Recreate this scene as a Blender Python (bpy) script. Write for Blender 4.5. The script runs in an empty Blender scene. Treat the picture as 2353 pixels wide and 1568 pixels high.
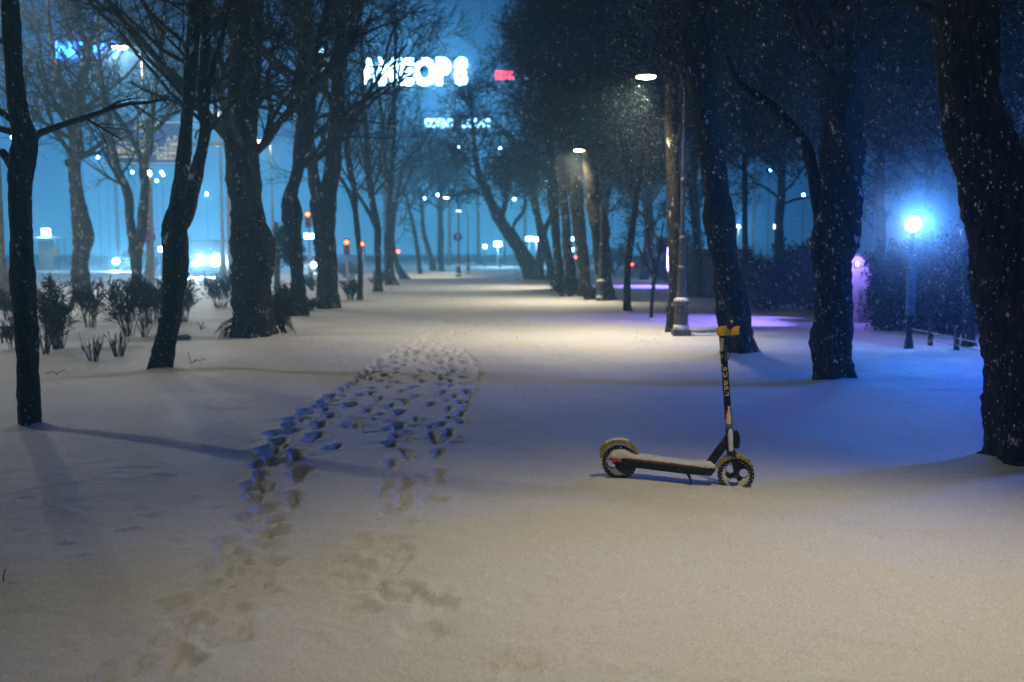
import bpy, math, random
import numpy as np
from mathutils import Vector, Matrix

S = bpy.context.scene
C = S.collection
rng = np.random.default_rng(7)
random.seed(7)

# ------------------------------------------------------------------ camera
F = 2288.0            # focal length in units of a 2353 px wide picture
CH = 1.65             # camera height
HOR = 582.0           # horizon row
PITCH = math.atan((784 - HOR) / F)
cam_d = bpy.data.cameras.new("camera")
cam = bpy.data.objects.new("camera", cam_d); C.objects.link(cam)
cam.location = (0, 0, CH)
cam.rotation_euler = (math.radians(90) - PITCH, 0, 0)
cam_d.sensor_width = 36.0
cam_d.lens = 36.0 * F / 2353.0
cam_d.clip_start = 0.05; cam_d.clip_end = 2000
cam_d.dof.use_dof = True
cam_d.dof.focus_distance = 7.3
cam_d.dof.aperture_fstop = 1.6
S.camera = cam

# ------------------------------------------------------------------ view, world
S.view_settings.view_transform = 'Standard'
S.view_settings.look = 'None'
S.view_settings.exposure = 0.0
S.view_settings.gamma = 1.0
S.render.engine = 'CYCLES'
S.cycles.use_denoising = True
S.cycles.volume_bounces = 1
S.cycles.max_bounces = 5
S.cycles.diffuse_bounces = 2
S.cycles.glossy_bounces = 2
S.cycles.transparent_max_bounces = 6
S.cycles.sample_clamp_indirect = 4.0
S.cycles.use_light_tree = True

W = bpy.data.worlds.new("World"); S.world = W
W.use_nodes = True
nt = W.node_tree; nd = nt.nodes; lk = nt.links
for n in list(nd): nd.remove(n)
out = nd.new('ShaderNodeOutputWorld'); bg = nd.new('ShaderNodeBackground')
tc = nd.new('ShaderNodeTexCoord'); sp = nd.new('ShaderNodeSeparateXYZ')
rz = nd.new('ShaderNodeValToRGB'); rx = nd.new('ShaderNodeValToRGB'); mx = nd.new('ShaderNodeMixRGB')
lk.new(tc.outputs['Generated'], sp.inputs[0]); lk.new(sp.outputs['Z'], rz.inputs[0])
el = rz.color_ramp.elements
el[0].position = 0.0; el[0].color = (0.10, 0.60, 1.10, 1)
el[1].position = 0.60; el[1].color = (0.001, 0.006, 0.014, 1)
for p_, c_ in ((.06, (.06, .50, .96)), (.11, (.01, .20, .52)), (.17, (.0, .06, .26)), (.28, (.0, .02, .12)), (.38, (.0, .015, .05))):
    e = el.new(p_); e.color = (*c_, 1)
dt = nd.new('ShaderNodeVectorMath'); dt.operation = 'DOT_PRODUCT'; dt.inputs[1].default_value = (-.21, .978, 0)
lk.new(tc.outputs['Generated'], dt.inputs[0]); lk.new(dt.outputs['Value'], rx.inputs[0])
ex = rx.color_ramp.elements                       # city glow beyond the boulevard, dark park elsewhere
ex[0].position = 0.0; ex[0].color = (.03, .04, .06, 1)
ex[1].position = .965; ex[1].color = (1, 1, 1, 1)
e = ex.new(.82); e.color = (.05, .07, .11, 1)
e = ex.new(.91); e.color = (.28, .34, .48, 1)
mx.blend_type = 'MULTIPLY'; mx.inputs[0].default_value = 1
lk.new(rz.outputs[0], mx.inputs[1]); lk.new(rx.outputs[0], mx.inputs[2])
lk.new(mx.outputs[0], bg.inputs['Color']); bg.inputs['Strength'].default_value = 1.1
lk.new(bg.outputs[0], out.inputs[0])

HAZE = 0.0043
WARM = (1.0, 0.83, 0.55)
STREET = (1.0, 0.95, 0.80)
P_PATH = 1650
P_STREET = 2600
BLUE = (0.03, 0.30, 1.0)
VIOLET = (0.27, 0.18, 1.0)

# ------------------------------------------------------------------ helpers
def R3(px, py):                                   # view ray of a picture point (2353 x 1568)
    u = (px - 1176.5) / F; v = (784 - py) / F
    c, s = math.cos(PITCH), math.sin(PITCH)
    return np.array([u, c + v * s, v * c - s])
def at(px, py, D):                                # point on that ray at depth D
    r = R3(px, py); return np.array([0, 0, CH]) + r * (D / r[1])
def gnd(px, py):                                  # where that ray meets level ground
    r = R3(px, py); t = -CH / r[2]; return np.array([r[0] * t, r[1] * t, 0.0])
def gD(py): return gnd(1176, py)[1]

def tag(o, label=None, cat=None, group=None, kind=None):
    if label: o["label"] = label
    if cat: o["category"] = cat
    if group: o["group"] = group
    if kind: o["kind"] = kind
    return o
def empty(name, loc=(0, 0, 0), rz=0.0, **k):
    o = bpy.data.objects.new(name, None); C.objects.link(o)
    o.location = tuple(loc); o.rotation_euler = (0, 0, rz); o.empty_display_size = 0.2
    return tag(o, **k)

class MB:                                         # collects shapes, builds ONE mesh
    def __init__(s): s.v = []; s.f = []; s.m = []; s.n = 0
    def add(s, V, Fc, mi=0):
        V = np.asarray(V, float).reshape(-1, 3)
        for f in Fc: s.f.append(tuple(int(i) + s.n for i in f)); s.m.append(mi)
        s.v.append(V); s.n += len(V)
    def box(s, x0, y0, z0, x1, y1, z1, mi=0, M=None):
        V = np.array([(x, y, z) for z in (z0, z1) for y in (y0, y1) for x in (x0, x1)], float)
        if M is not None: V = np.array([M @ Vector(p) for p in V])
        s.add(V, [(0, 2, 3, 1), (4, 5, 7, 6), (0, 1, 5, 4), (2, 6, 7, 3), (0, 4, 6, 2), (1, 3, 7, 5)], mi)
    def lathe(s, prof, n=16, o=(0, 0, 0), mi=0, axis='z', sx=1.0):
        V = []
        for r, z in prof:
            for k in range(n):
                a = 2 * math.pi * k / n
                p = (r * math.cos(a) * sx, r * math.sin(a), z)
                if axis == 'y': p = (p[0], p[2], p[1])
                if axis == 'x': p = (p[2], p[1], p[0])
                V.append((p[0] + o[0], p[1] + o[1], p[2] + o[2]))
        m = len(prof); Fc = []
        for i in range(m - 1):
            for k in range(n):
                k2 = (k + 1) % n
                q = (i * n + k, i * n + k2, (i + 1) * n + k2, (i + 1) * n + k)
                Fc.append(q if axis != 'y' else q[::-1])
        Fc.append(tuple(range(n))[::-1]); Fc.append(tuple((m - 1) * n + k for k in range(n)))
        s.add(V, Fc, mi)
    def tube(s, pts, rad, n=8, mi=0, cap=True):
        P = np.asarray(pts, float); rad = np.broadcast_to(np.asarray(rad, float), (len(P),))
        V, Fc = tubes(P[None], rad[None], n)
        s.add(V, Fc, mi)
        if cap:
            L = len(P); s.f.append(tuple(s.n - len(V) + k for k in range(n))[::-1]); s.m.append(mi)
            s.f.append(tuple(s.n - len(V) + (L - 1) * n + k for k in range(n))); s.m.append(mi)
    def prism(s, poly, y0, y1, mi=0):             # polygon in x,z extruded along y
        n = len(poly)
        V = [(x, y0, z) for x, z in poly] + [(x, y1, z) for x, z in poly]
        Fc = [tuple(range(n)), tuple(range(n, 2 * n))[::-1]]
        for k in range(n):
            k2 = (k + 1) % n; Fc.append((k, k + n, k2 + n, k2))
        s.add(V, Fc, mi)
    def build(s, name, mats, parent=None, smooth=False, bevel=0.0, fixn=True, **k):
        me = bpy.data.meshes.new(name)
        V = np.concatenate(s.v) if s.v else np.zeros((0, 3))
        me.from_pydata(V.tolist(), [], s.f)
        return finish(me, name, mats, parent, smooth, bevel, s.m, fixn, **k)

def finish(me, name, mats, parent, smooth, bevel=0.0, mi=None, fixn=False, **k):
    if not isinstance(mats, (list, tuple)): mats = [mats]
    for m in mats: me.materials.append(m)
    if mi is not None and len(mats) > 1: me.polygons.foreach_set('material_index', mi)
    if smooth: me.polygons.foreach_set('use_smooth', [True] * len(me.polygons))
    me.update()
    if fixn:
        import bmesh
        b = bmesh.new(); b.from_mesh(me); bmesh.ops.recalc_face_normals(b, faces=b.faces)
        if bevel: 
            bmesh.ops.bevel(b, geom=[e for e in b.edges if e.is_manifold and e.calc_face_angle(0) > 0.6], offset=bevel, segments=2, affect='EDGES', profile=0.6)
        b.to_mesh(me); b.free()
    o = bpy.data.objects.new(name, me); C.objects.link(o)
    if parent: o.parent = parent
    return tag(o, **k)

def mesh_np(name, V, Q, mat, parent=None, smooth=False, **k):   # fast path: V (n,3), Q (m,k)
    me = bpy.data.meshes.new(name)
    V = np.asarray(V, np.float32); Q = np.asarray(Q, np.int32)
    me.vertices.add(len(V)); me.vertices.foreach_set('co', V.ravel())
    w = Q.shape[1]
    me.loops.add(Q.size); me.loops.foreach_set('vertex_index', Q.ravel())
    me.polygons.add(len(Q)); me.polygons.foreach_set('loop_start', np.arange(0, Q.size, w, dtype=np.int32))
    me.polygons.foreach_set('use_smooth', np.full(len(Q), smooth))
    me.materials.append(mat); me.update(calc_edges=True)
    o = bpy.data.objects.new(name, me); C.objects.link(o)
    if parent: o.parent = parent
    return tag(o, **k)

def nrm(a): return a / np.maximum(np.linalg.norm(a, axis=-1, keepdims=True), 1e-9)

def tubes(P, R, n):                               # P (B,L,3), R (B,L) -> verts, quads
    B, L, _ = P.shape
    T = np.empty_like(P); T[:, 1:-1] = P[:, 2:] - P[:, :-2]; T[:, 0] = P[:, 1] - P[:, 0]; T[:, -1] = P[:, -1] - P[:, -2]
    T = nrm(T)
    m = np.abs(T.mean(1)); ref = np.eye(3)[np.argmin(m, axis=1)][:, None, :]
    U = nrm(np.cross(T, ref)); Wv = np.cross(T, U)
    a = 2 * np.pi * np.arange(n) / n
    V = P[:, :, None, :] + R[:, :, None, None] * (np.cos(a)[:, None] * U[:, :, None, :] + np.sin(a)[:, None] * Wv[:, :, None, :])
    b = (np.arange(B) * L * n)[:, None, None] + (np.arange(L - 1) * n)[None, :, None] + np.arange(n)[None, None, :]
    b2 = (np.arange(B) * L * n)[:, None, None] + (np.arange(L - 1) * n)[None, :, None] + ((np.arange(n) + 1) % n)[None, None, :]
    Q = np.stack([b, b2, b2 + n, b + n], -1).reshape(-1, 4)
    return V.reshape(-1, 3), Q

def interp(pts, r, step):                         # Catmull-Rom resample of a limb
    P = np.asarray(pts, float); r = np.asarray(r, float)
    o, q = [], []
    for i in range(len(P) - 1):
        p0, p1, p2, p3 = P[max(i - 1, 0)], P[i], P[i + 1], P[min(i + 2, len(P) - 1)]
        r0, r1, r2, r3 = r[max(i - 1, 0)], r[i], r[i + 1], r[min(i + 2, len(P) - 1)]
        n = max(2, int(np.linalg.norm(p2 - p1) / step))
        for k in range(n):
            t = k / n; t2 = t * t; t3 = t2 * t
            w = (-.5 * t + t2 - .5 * t3, 1 - 2.5 * t2 + 1.5 * t3, .5 * t + 2 * t2 - 1.5 * t3, -.5 * t2 + .5 * t3)
            o.append(w[0] * p0 + w[1] * p1 + w[2] * p2 + w[3] * p3); q.append(w[0] * r0 + w[1] * r1 + w[2] * r2 + w[3] * r3)
    o.append(P[-1]); q.append(r[-1])
    return np.array(o), np.maximum(np.array(q), .003)

# ------------------------------------------------------------------ materials
def mat(name, col, rough=0.6, metal=0.0, spec=0.4):
    m = bpy.data.materials.new(name); m.use_nodes = True
    b = m.node_tree.nodes['Principled BSDF']
    b.inputs['Base Color'].default_value = (*col, 1); b.inputs['Roughness'].default_value = rough
    b.inputs['Metallic'].default_value = metal; b.inputs['Specular IOR Level'].default_value = spec
    return m
def N(m, t, **k):
    n = m.node_tree.nodes.new(t)
    for a, b in k.items(): setattr(n, a, b)
    return n
def noisy(m, c2, scale=8.0, lo=.45, hi=.6, stretch=(1, 1, 1), bump=0.0, bscale=30.0, coord='Object', bdist=0.02):
    """mixes the base colour with c2 through noise, adds a bump"""
    t = m.node_tree; b = t.nodes['Principled BSDF']; c1 = tuple(b.inputs['Base Color'].default_value)
    co = N(m, 'ShaderNodeTexCoord'); mp = N(m, 'ShaderNodeMapping'); mp.inputs['Scale'].default_value = stretch
    t.links.new(co.outputs[coord], mp.inputs[0])
    n = N(m, 'ShaderNodeTexNoise'); n.inputs['Scale'].default_value = scale; n.inputs['Detail'].default_value = 5
    r = N(m, 'ShaderNodeValToRGB'); r.color_ramp.elements[0].position = lo; r.color_ramp.elements[1].position = hi
    r.color_ramp.elements[0].color = c1; r.color_ramp.elements[1].color = (*c2, 1)
    t.links.new(mp.outputs[0], n.inputs[0]); t.links.new(n.outputs[0], r.inputs[0]); t.links.new(r.outputs[0], b.inputs['Base Color'])
    if bump:
        n2 = N(m, 'ShaderNodeTexNoise'); n2.inputs['Scale'].default_value = bscale; n2.inputs['Detail'].default_value = 6
        bp = N(m, 'ShaderNodeBump'); bp.inputs['Strength'].default_value = bump; bp.inputs['Distance'].default_value = bdist
        t.links.new(mp.outputs[0], n2.inputs[0]); t.links.new(n2.outputs[0], bp.inputs['Height']); t.links.new(bp.outputs[0], b.inputs['Normal'])
    return m
def emit(name, col, s, sample='NONE'):
    m = bpy.data.materials.new(name); m.use_nodes = True
    b = m.node_tree.nodes['Principled BSDF']; b.inputs['Base Color'].default_value = (.02, .02, .02, 1)
    b.inputs['Emission Color'].default_value = (*col, 1); b.inputs['Emission Strength'].default_value = s
    m.cycles.emission_sampling = sample
    return m

def bark(name, col, col2, snow_lo, snow_hi):
    m = mat(name, col, .9, spec=.2); t = m.node_tree; b = t.nodes['Principled BSDF']
    co = N(m, 'ShaderNodeTexCoord'); mp = N(m, 'ShaderNodeMapping'); mp.inputs['Scale'].default_value = (1, 1, .22)
    t.links.new(co.outputs['Object'], mp.inputs[0])
    n = N(m, 'ShaderNodeTexNoise'); n.inputs['Scale'].default_value = 26; n.inputs['Detail'].default_value = 7
    t.links.new(mp.outputs[0], n.inputs[0])
    r = N(m, 'ShaderNodeValToRGB'); r.color_ramp.elements[0].position = .35; r.color_ramp.elements[1].position = .7
    r.color_ramp.elements[0].color = (*col, 1); r.color_ramp.elements[1].color = (*col2, 1)
    t.links.new(n.outputs[0], r.inputs[0])
    # windblown snow caught in the bark, in torn patches and specks
    m2 = N(m, 'ShaderNodeMapping'); m2.inputs['Scale'].default_value = (1, 1, .55)
    t.links.new(co.outputs['Object'], m2.inputs[0])
    n3 = N(m, 'ShaderNodeTexNoise'); n3.inputs['Scale'].default_value = 5.5; n3.inputs['Detail'].default_value = 8; n3.inputs['Roughness'].default_value = .72
    t.links.new(m2.outputs[0], n3.inputs[0])
    r3 = N(m, 'ShaderNodeValToRGB'); r3.color_ramp.elements[0].position = snow_lo; r3.color_ramp.elements[1].position = snow_hi
    t.links.new(n3.outputs[0], r3.inputs[0])
    mx = N(m, 'ShaderNodeMixRGB'); mx.inputs[2].default_value = (.62, .62, .62, 1)
    t.links.new(r3.outputs[0], mx.inputs[0]); t.links.new(r.outputs[0], mx.inputs[1]); t.links.new(mx.outputs[0], b.inputs['Base Color'])
    bp = N(m, 'ShaderNodeBump'); bp.inputs['Strength'].default_value = 1.0; bp.inputs['Distance'].default_value = .05
    t.links.new(n.outputs[0], bp.inputs['Height']); t.links.new(bp.outputs[0], b.inputs['Normal'])
    return m

M = {}
M['bark_dark'] = bark('bark_dark', (.006, .006, .005), (.030, .027, .020), .615, .66)
M['bark_mid'] = bark('bark_mid', (.018, .016, .011), (.050, .044, .030), .60, .65)
M['bark_pale'] = bark('bark_pale', (.045, .040, .026), (.13, .115, .08), .565, .62)
M['twig'] = noisy(mat('twig', (.018, .016, .010), .9, spec=.2), (.05, .045, .03), 4, .4, .6)
M['twig_dark'] = mat('twig_dark', (.012, .011, .008), .9, spec=.2)
M['leaf_dark'] = noisy(mat('leaf_dark', (.014, .018, .010), .8, spec=.2), (.035, .036, .018), 3, .4, .62)
M['leaf_dry'] = noisy(mat('leaf_dry', (.035, .032, .016), .85, spec=.2), (.07, .05, .025), 5, .4, .6)
M['shrub_stem'] = noisy(mat('shrub_stem', (.03, .022, .014), .9, spec=.2), (.07, .05, .035), 9, .4, .6)
M['shrub_leaf'] = noisy(mat('shrub_leaf', (.022, .026, .014), .85, spec=.2), (.045, .048, .025), 9, .4, .6)
M['iron'] = noisy(mat('iron', (.10, .095, .08), .55, .2), (.06, .055, .05), 12, .4, .6, bump=.2, bscale=60)
M['pole_grey'] = noisy(mat('pole_grey', (.30, .28, .25), .5, .2), (.2, .19, .17), 6, .4, .6)
M['black'] = noisy(mat('black_paint', (.010, .011, .010), .45, spec=.2), (.03, .032, .03), 40, .5, .7, bump=.08, bscale=150)
M['rubber'] = mat('rubber', (.012, .012, .012), .7)
M['yellow'] = noisy(mat('yellow_plastic', (.78, .47, .015), .45), (.45, .27, .02), 22, .42, .68, bump=.1, bscale=90)
M['fender'] = noisy(mat('olive_plastic', (.44, .33, .05), .5), (.26, .19, .035), 30, .4, .6, bump=.1, bscale=90)
M['red'] = noisy(mat('red_paint', (.38, .035, .015), .5), (.05, .02, .015), 18, .45, .7)
M['red_reflector'] = mat('red_reflector', (.75, .03, .02), .3)
M['cream'] = mat('cream_print', (.80, .62, .34), .5)
M['cream_white'] = mat('cream_rubber', (.80, .66, .45), .5)
M['teal'] = noisy(mat('teal_sticker', (.05, .11, .15), .5), (.09, .16, .19), 30, .45, .6)
M['concrete'] = noisy(mat('concrete', (.30, .30, .29), .85), (.20, .20, .20), 3, .4, .65, bump=.2, bscale=20)
M['white_panel'] = noisy(mat('white_panel', (.62, .64, .66), .5), (.5, .52, .55), 5, .4, .6)
M['panel_dim'] = noisy(mat('panel_dim', (.10, .11, .12), .6), (.06, .07, .08), 6, .4, .6)
M['sign_blue'] = mat('sign_blue', (.015, .09, .42), .45)
M['sign_white'] = mat('sign_white', (.80, .78, .72), .5)
M['sign_black'] = mat('sign_black', (.02, .02, .02), .5)
M['sign_red'] = mat('sign_red', (.45, .03, .03), .5)
M['wall_pale'] = noisy(mat('wall_pale', (.55, .52, .52), .85), (.40, .38, .40), 2.2, .4, .6, bump=.2, bscale=18)
M['building'] = noisy(mat('building_wall', (.10, .10, .11), .8), (.07, .07, .08), .3, .4, .6)
M['car_dark'] = mat('car_paint_dark', (.03, .035, .045), .3, .3)
M['car_silver'] = mat('car_paint_silver', (.30, .31, .33), .35, .5)
M['glass'] = mat('window_glass', (.01, .012, .015), .1)
M['stone'] = noisy(mat('stone', (.06, .055, .05), .9), (.12, .11, .10), 14, .4, .6, bump=.4, bscale=30)
M['fence_white'] = noisy(mat('fence_white', (.5, .5, .5), .6), (.35, .35, .35), 6, .4, .6)

# snow: fine crystalline grain and soft wind texture
def snow_mat(name, col=(.80, .81, .83), fine=1.0):
    m = mat(name, col, .65, spec=.25); t = m.node_tree; b = t.nodes['Principled BSDF']
    co = N(m, 'ShaderNodeTexCoord')
    n1 = N(m, 'ShaderNodeTexNoise'); n1.inputs['Scale'].default_value = 90; n1.inputs['Detail'].default_value = 4; n1.inputs['Roughness'].default_value = .7
    n2 = N(m, 'ShaderNodeTexNoise'); n2.inputs['Scale'].default_value = 5; n2.inputs['Detail'].default_value = 4
    t.links.new(co.outputs['Object'], n1.inputs[0]); t.links.new(co.outputs['Object'], n2.inputs[0])
    b1 = N(m, 'ShaderNodeBump'); b1.inputs['Strength'].default_value = .55 * fine; b1.inputs['Distance'].default_value = .006
    b2 = N(m, 'ShaderNodeBump'); b2.inputs['Strength'].default_value = .5; b2.inputs['Distance'].default_value = .05
    t.links.new(n1.outputs[0], b1.inputs['Height']); t.links.new(n2.outputs[0], b2.inputs['Height'])
    n3 = N(m, 'ShaderNodeTexNoise'); n3.inputs['Scale'].default_value = 105; n3.inputs['Detail'].default_value = 6; n3.inputs['Roughness'].default_value = .85
    r3 = N(m, 'ShaderNodeValToRGB'); r3.color_ramp.elements[0].position = .36; r3.color_ramp.elements[1].position = .64
    r3.color_ramp.elements[0].color = (.44, .45, .48, 1); r3.color_ramp.elements[1].color = (1.0, 1.0, 1.0, 1)
    t.links.new(co.outputs['Object'], n3.inputs[0]); t.links.new(n3.outputs[0], r3.inputs[0]); t.links.new(r3.outputs[0], b.inputs['Base Color'])
    t.links.new(b2.outputs[0], b1.inputs['Normal']); t.links.new(b1.outputs[0], b.inputs['Normal'])
    return m
M['snow'] = snow_mat('snow')
M['snow_heap'] = snow_mat('snow_heap', (.80, .80, .80), .8)
M['slush'] = noisy(mat('slush', (.55, .56, .58), .6), (.42, .43, .45), .7, .4, .6, bump=.3, bscale=3)
M['lens_warm'] = emit('lens_warm', (1, .86, .62), 22)
M['lens_street'] = emit('lens_street', (1, .90, .78), 50)
M['lens_cyan'] = emit('lens_cyan', (.35, .80, 1), 60)
M['lens_blue'] = emit('lens_blue', (.55, .85, 1), 60)
M['lens_violet'] = emit('lens_violet', (.45, .35, 1), 14)
M['lens_head'] = emit('lens_headlight', (.75, .9, 1), 400)
M['lens_red'] = emit('lens_red', (1, .06, .02), 25)
M['neon_white'] = emit('neon_white', (.35, .72, 1), 45.0)
M['neon_cyan'] = emit('neon_cyan', (.25, .60, 1), 16.0)
M['neon_blue'] = emit('neon_blue', (.02, .16, 1), 26.0)
M['neon_red'] = emit('neon_red', (1, .02, .04), 12.0)
M['panel_light'] = emit('panel_light', (.6, .9, 1), 18)

# ------------------------------------------------------------------ lights
def point(name, loc, col, power, radius=.08, parent=None, spot=None):
    l = bpy.data.lights.new(name, 'SPOT' if spot else 'POINT')
    l.color = col; l.energy = power; l.shadow_soft_size = radius
    o = bpy.data.objects.new(name, l); C.objects.link(o); o.location = tuple(loc)
    if spot:
        l.spot_size = math.radians(spot[0]); l.spot_blend = spot[1]
        if len(spot) > 2: o.rotation_euler = spot[2]
    if parent: o.parent = parent
    return o

# ------------------------------------------------------------------ ground
PH = rng.uniform(0, 6.28, 12)
def hgt(x, y):
    x = np.asarray(x, float); y = np.asarray(y, float)
    f = np.clip((30 - y) / 14, 0, 1)
    h = (.020 * np.sin(.9 * x + .35 * y + PH[0]) + .018 * np.sin(-.5 * x + .8 * y + PH[1]) + .012 * np.sin(1.7 * x - .6 * y + PH[2])
         + .008 * np.sin(2.9 * x + 1.3 * y + PH[3]) + .006 * np.sin(1.1 * x - 3.1 * y + PH[4]) + .004 * np.sin(5.3 * x + 2.1 * y + PH[5]))
    bank = .13 * np.exp(-((x - 4.6 - .05 * (y - 9)) / 1.1) ** 2) * np.clip((y - 8.5) / 3, 0, 1) * np.clip((17 - y) / 3, 0, 1)
    left = .06 * np.exp(-((x + 3.6) / 1.3) ** 2) * np.clip((y - 7) / 3, 0, 1)
    return (h + bank + left - .02) * f

def axis(parts):
    a = []
    for lo, hi, st in parts:
        a += list(np.arange(lo, hi, st))
    return np.array(a)
def grow_axis(start, stop, s0, k=1.12):
    a = []; x = start; s = s0
    while x < stop: a.append(x); x += s; s *= k
    a.append(stop); return np.array(a)
gx = np.concatenate([-grow_axis(3.6, 700, .05, 1.06)[::-1], np.arange(-3.58, 3.59, .022), grow_axis(3.6, 700, .05, 1.06)])
gy = np.concatenate([-grow_axis(-2.6, 60, .3, 1.2)[::-1], np.arange(2.7, 14.5, .026), grow_axis(14.5, 900, .04, 1.025)])
X, Y = np.meshgrid(gx, gy)
Z = hgt(X, Y)

def dent(x, y, a, b, ang, depth, rim=.22):
    i0, i1 = np.searchsorted(gx, [x - .55, x + .55]); j0, j1 = np.searchsorted(gy, [y - .55, y + .55])
    xs, ys = X[j0:j1, i0:i1] - x, Y[j0:j1, i0:i1] - y
    c, s = math.cos(ang), math.sin(ang)
    u, v = c * xs + s * ys, -s * xs + c * ys
    wob = 1 + .16 * np.sin(3 * np.arctan2(v, u) + x * 7) + .1 * np.sin(5 * np.arctan2(v, u) + y * 9)
    d = np.sqrt((u / a) ** 2 + (v / b) ** 2) / wob
    k = np.clip((1.12 - d) / .42, 0, 1); k = k * k * (3 - 2 * k)
    Z[j0:j1, i0:i1] += -depth * k * (1 + .25 * u / a * (d < 1)) + rim * depth * np.exp(-((d - 1.35) / .25) ** 2)

def walk(pts, step, lat, depth, size=1.0, jit=.03, fat=1.0, rim=.22, toe=0.0):
    P = np.array([gnd(*p)[:2] for p in pts]); d = np.linalg.norm(np.diff(P, axis=0), axis=1); s = np.concatenate([[0], np.cumsum(d)])
    t = rng.uniform(0, step); k = 0
    while t < s[-1]:
        x, y = np.interp(t, s, P[:, 0]), np.interp(t, s, P[:, 1])
        x2, y2 = np.interp(t + .2, s, P[:, 0]), np.interp(t + .2, s, P[:, 1])
        if t + .2 > s[-1]: x2, y2 = x + (P[-1] - P[-2])[0], y + (P[-1] - P[-2])[1]
        an = math.atan2(y2 - y, x2 - x)
        sd = lat if k % 2 else -lat
        x += -math.sin(an) * sd + rng.normal() * jit; y += math.cos(an) * sd + rng.normal() * jit
        dent(x, y, .145 * size * rng.uniform(.85, 1.15), .062 * size * fat * rng.uniform(.85, 1.2), an + rng.normal() * .15 + toe, depth * .62 * rng.uniform(.7, 1.2), rim)
        # dragged heel mark
        if rng.random() < .35: dent(x - math.cos(an) * .2, y - math.sin(an) * .2, .12, .035, an, depth * .35, rim * .5)
        t += step * rng.uniform(.85, 1.15); k += 1

walk([(585, 1125), (592, 1080), (618, 1030), (665, 975), (735, 930), (800, 885), (860, 842), (915, 806)], .30, .03, .075, 1.0, .02, 1.2)
walk([(635, 1145), (640, 1085), (668, 1020), (715, 975), (780, 925), (850, 878), (905, 835), (950, 800)], .33, .09, .085, 1.05, .03, 1.1)
walk([(690, 1080), (735, 1020), (800, 960), (880, 905), (940, 850), (985, 800)], .45, .10, .06, 1.0, .05)
walk([(930, 1140), (935, 1060), (930, 1000), (960, 930), (1000, 870), (1030, 800)], .40, .12, .065, 1.0, .06)
walk([(850, 1010), (880, 950), (950, 900), (1000, 850), (1000, 800)], .5, .14, .05, 1.0, .08)
walk([(990, 1040), (1040, 960), (1060, 900), (1050, 840), (1030, 795)], .42, .08, .055, 1.0, .04)
walk([(1058, 965), (1078, 920), (1092, 880), (1096, 850), (1085, 825), (1062, 800)], .16, .0, .022, .95, .015, .8)
walk([(925, 806), (960, 780), (990, 755), (1010, 735)], .4, .1, .04, 1.0, .06)
walk([(1010, 800), (1020, 770), (1030, 745), (1040, 720), (1060, 690), (1075, 665)], .45, .12, .04, 1.0, .08)
walk([(960, 800), (985, 760), (1000, 730), (1030, 700), (1060, 672)], .5, .1, .035, 1.0, .08)
walk([(965, 745), (1010, 728), (1060, 712), (1030, 700)], .5, .25, .06, 1.1, .2)
walk([(1000, 750), (980, 730), (1010, 712)], .45, .25, .06, 1.1, .2)
# older, half filled tracks running towards the camera
walk([(610, 1118), (575, 1190), (520, 1270), (480, 1340), (435, 1400), (350, 1470), (215, 1545)], .27, .05, .062, 1.15, .03, 1.25, .12)
walk([(645, 1150), (610, 1200), (585, 1290), (570, 1340), (520, 1420), (480, 1470), (400, 1540)], .29, .04, .062, 1.15, .03, 1.2, .12)
walk([(940, 1090), (930, 1150), (860, 1215), (905, 1300), (845, 1400), (720, 1420)], .34, .10, .058, 1.1, .05, 1.2, .14)
walk([(880, 1240), (780, 1280), (900, 1330), (980, 1360), (1010, 1400), (900, 1460), (960, 1480)], .33, .05, .055, 1.2, .06, 1.3, .14)
walk([(1160, 1510), (1200, 1550), (1240, 1510)], .2, .04, .032, .9, .03)
walk([(800, 1260), (700, 1490), (840, 1480)], .6, .08, .015, 1.2, .06, 1.3, .12)
for _ in range(110):                                # loose, disturbed snow in the trampled area
    px = rng.uniform(640, 1080); py = rng.uniform(815, 1010)
    if px < 640 + (1010 - py) * 1.35: continue
    g = gnd(px, py); dent(g[0], g[1], rng.uniform(.04, .13), rng.uniform(.03, .08), rng.uniform(0, 3), rng.uniform(.012, .035))

for _ in range(520):                                # clumps shaken out of the branches, wind-packed lumps
    yy_ = 3.4 + 14 * rng.random() ** 1.4; xx_ = rng.uniform(-.52, .52) * yy_
    if -1.9 < xx_ - .25 * (9 - yy_) * 0 < .2 and 6 < yy_ < 15: continue
    k_ = rng.uniform(.018, .06); dent(xx_, yy_, k_ * rng.uniform(1, 2.2), k_, rng.uniform(0, 3), rng.uniform(-.012, .010), .1)
for _ in range(60):                                 # long low wind ripples
    yy_ = 3.4 + 12 * rng.random() ** 1.2; xx_ = rng.uniform(-.5, .5) * yy_
    dent(xx_, yy_, rng.uniform(.25, .45), rng.uniform(.05, .1), rng.normal() * .3, rng.uniform(-.008, .008), .2)
# scooter wheels have sunk in; snow is piled against the things that stand in it
def pile(x, y, r, h):
    i0, i1 = np.searchsorted(gx, [x - 4 * r, x + 4 * r]); j0, j1 = np.searchsorted(gy, [y - 4 * r, y + 4 * r])
    d = np.hypot(X[j0:j1, i0:i1] - x, Y[j0:j1, i0:i1] - y)
    Z[j0:j1, i0:i1] += h * np.exp(-(d / (1.6 * r)) ** 2)
nx, ny = len(gx), len(gy)
PILES = []
def make_ground():
    for p in PILES: pile(*p)
    i = (np.arange(ny - 1)[:, None] * nx + np.arange(nx - 1)[None, :]).ravel()
    Q = np.stack([i, i + 1, i + nx + 1, i + nx], -1)
    mesh_np('ground', np.stack([X, Y, Z], -1).reshape(-1, 3), Q, M['snow'], smooth=True, kind='structure')

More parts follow.
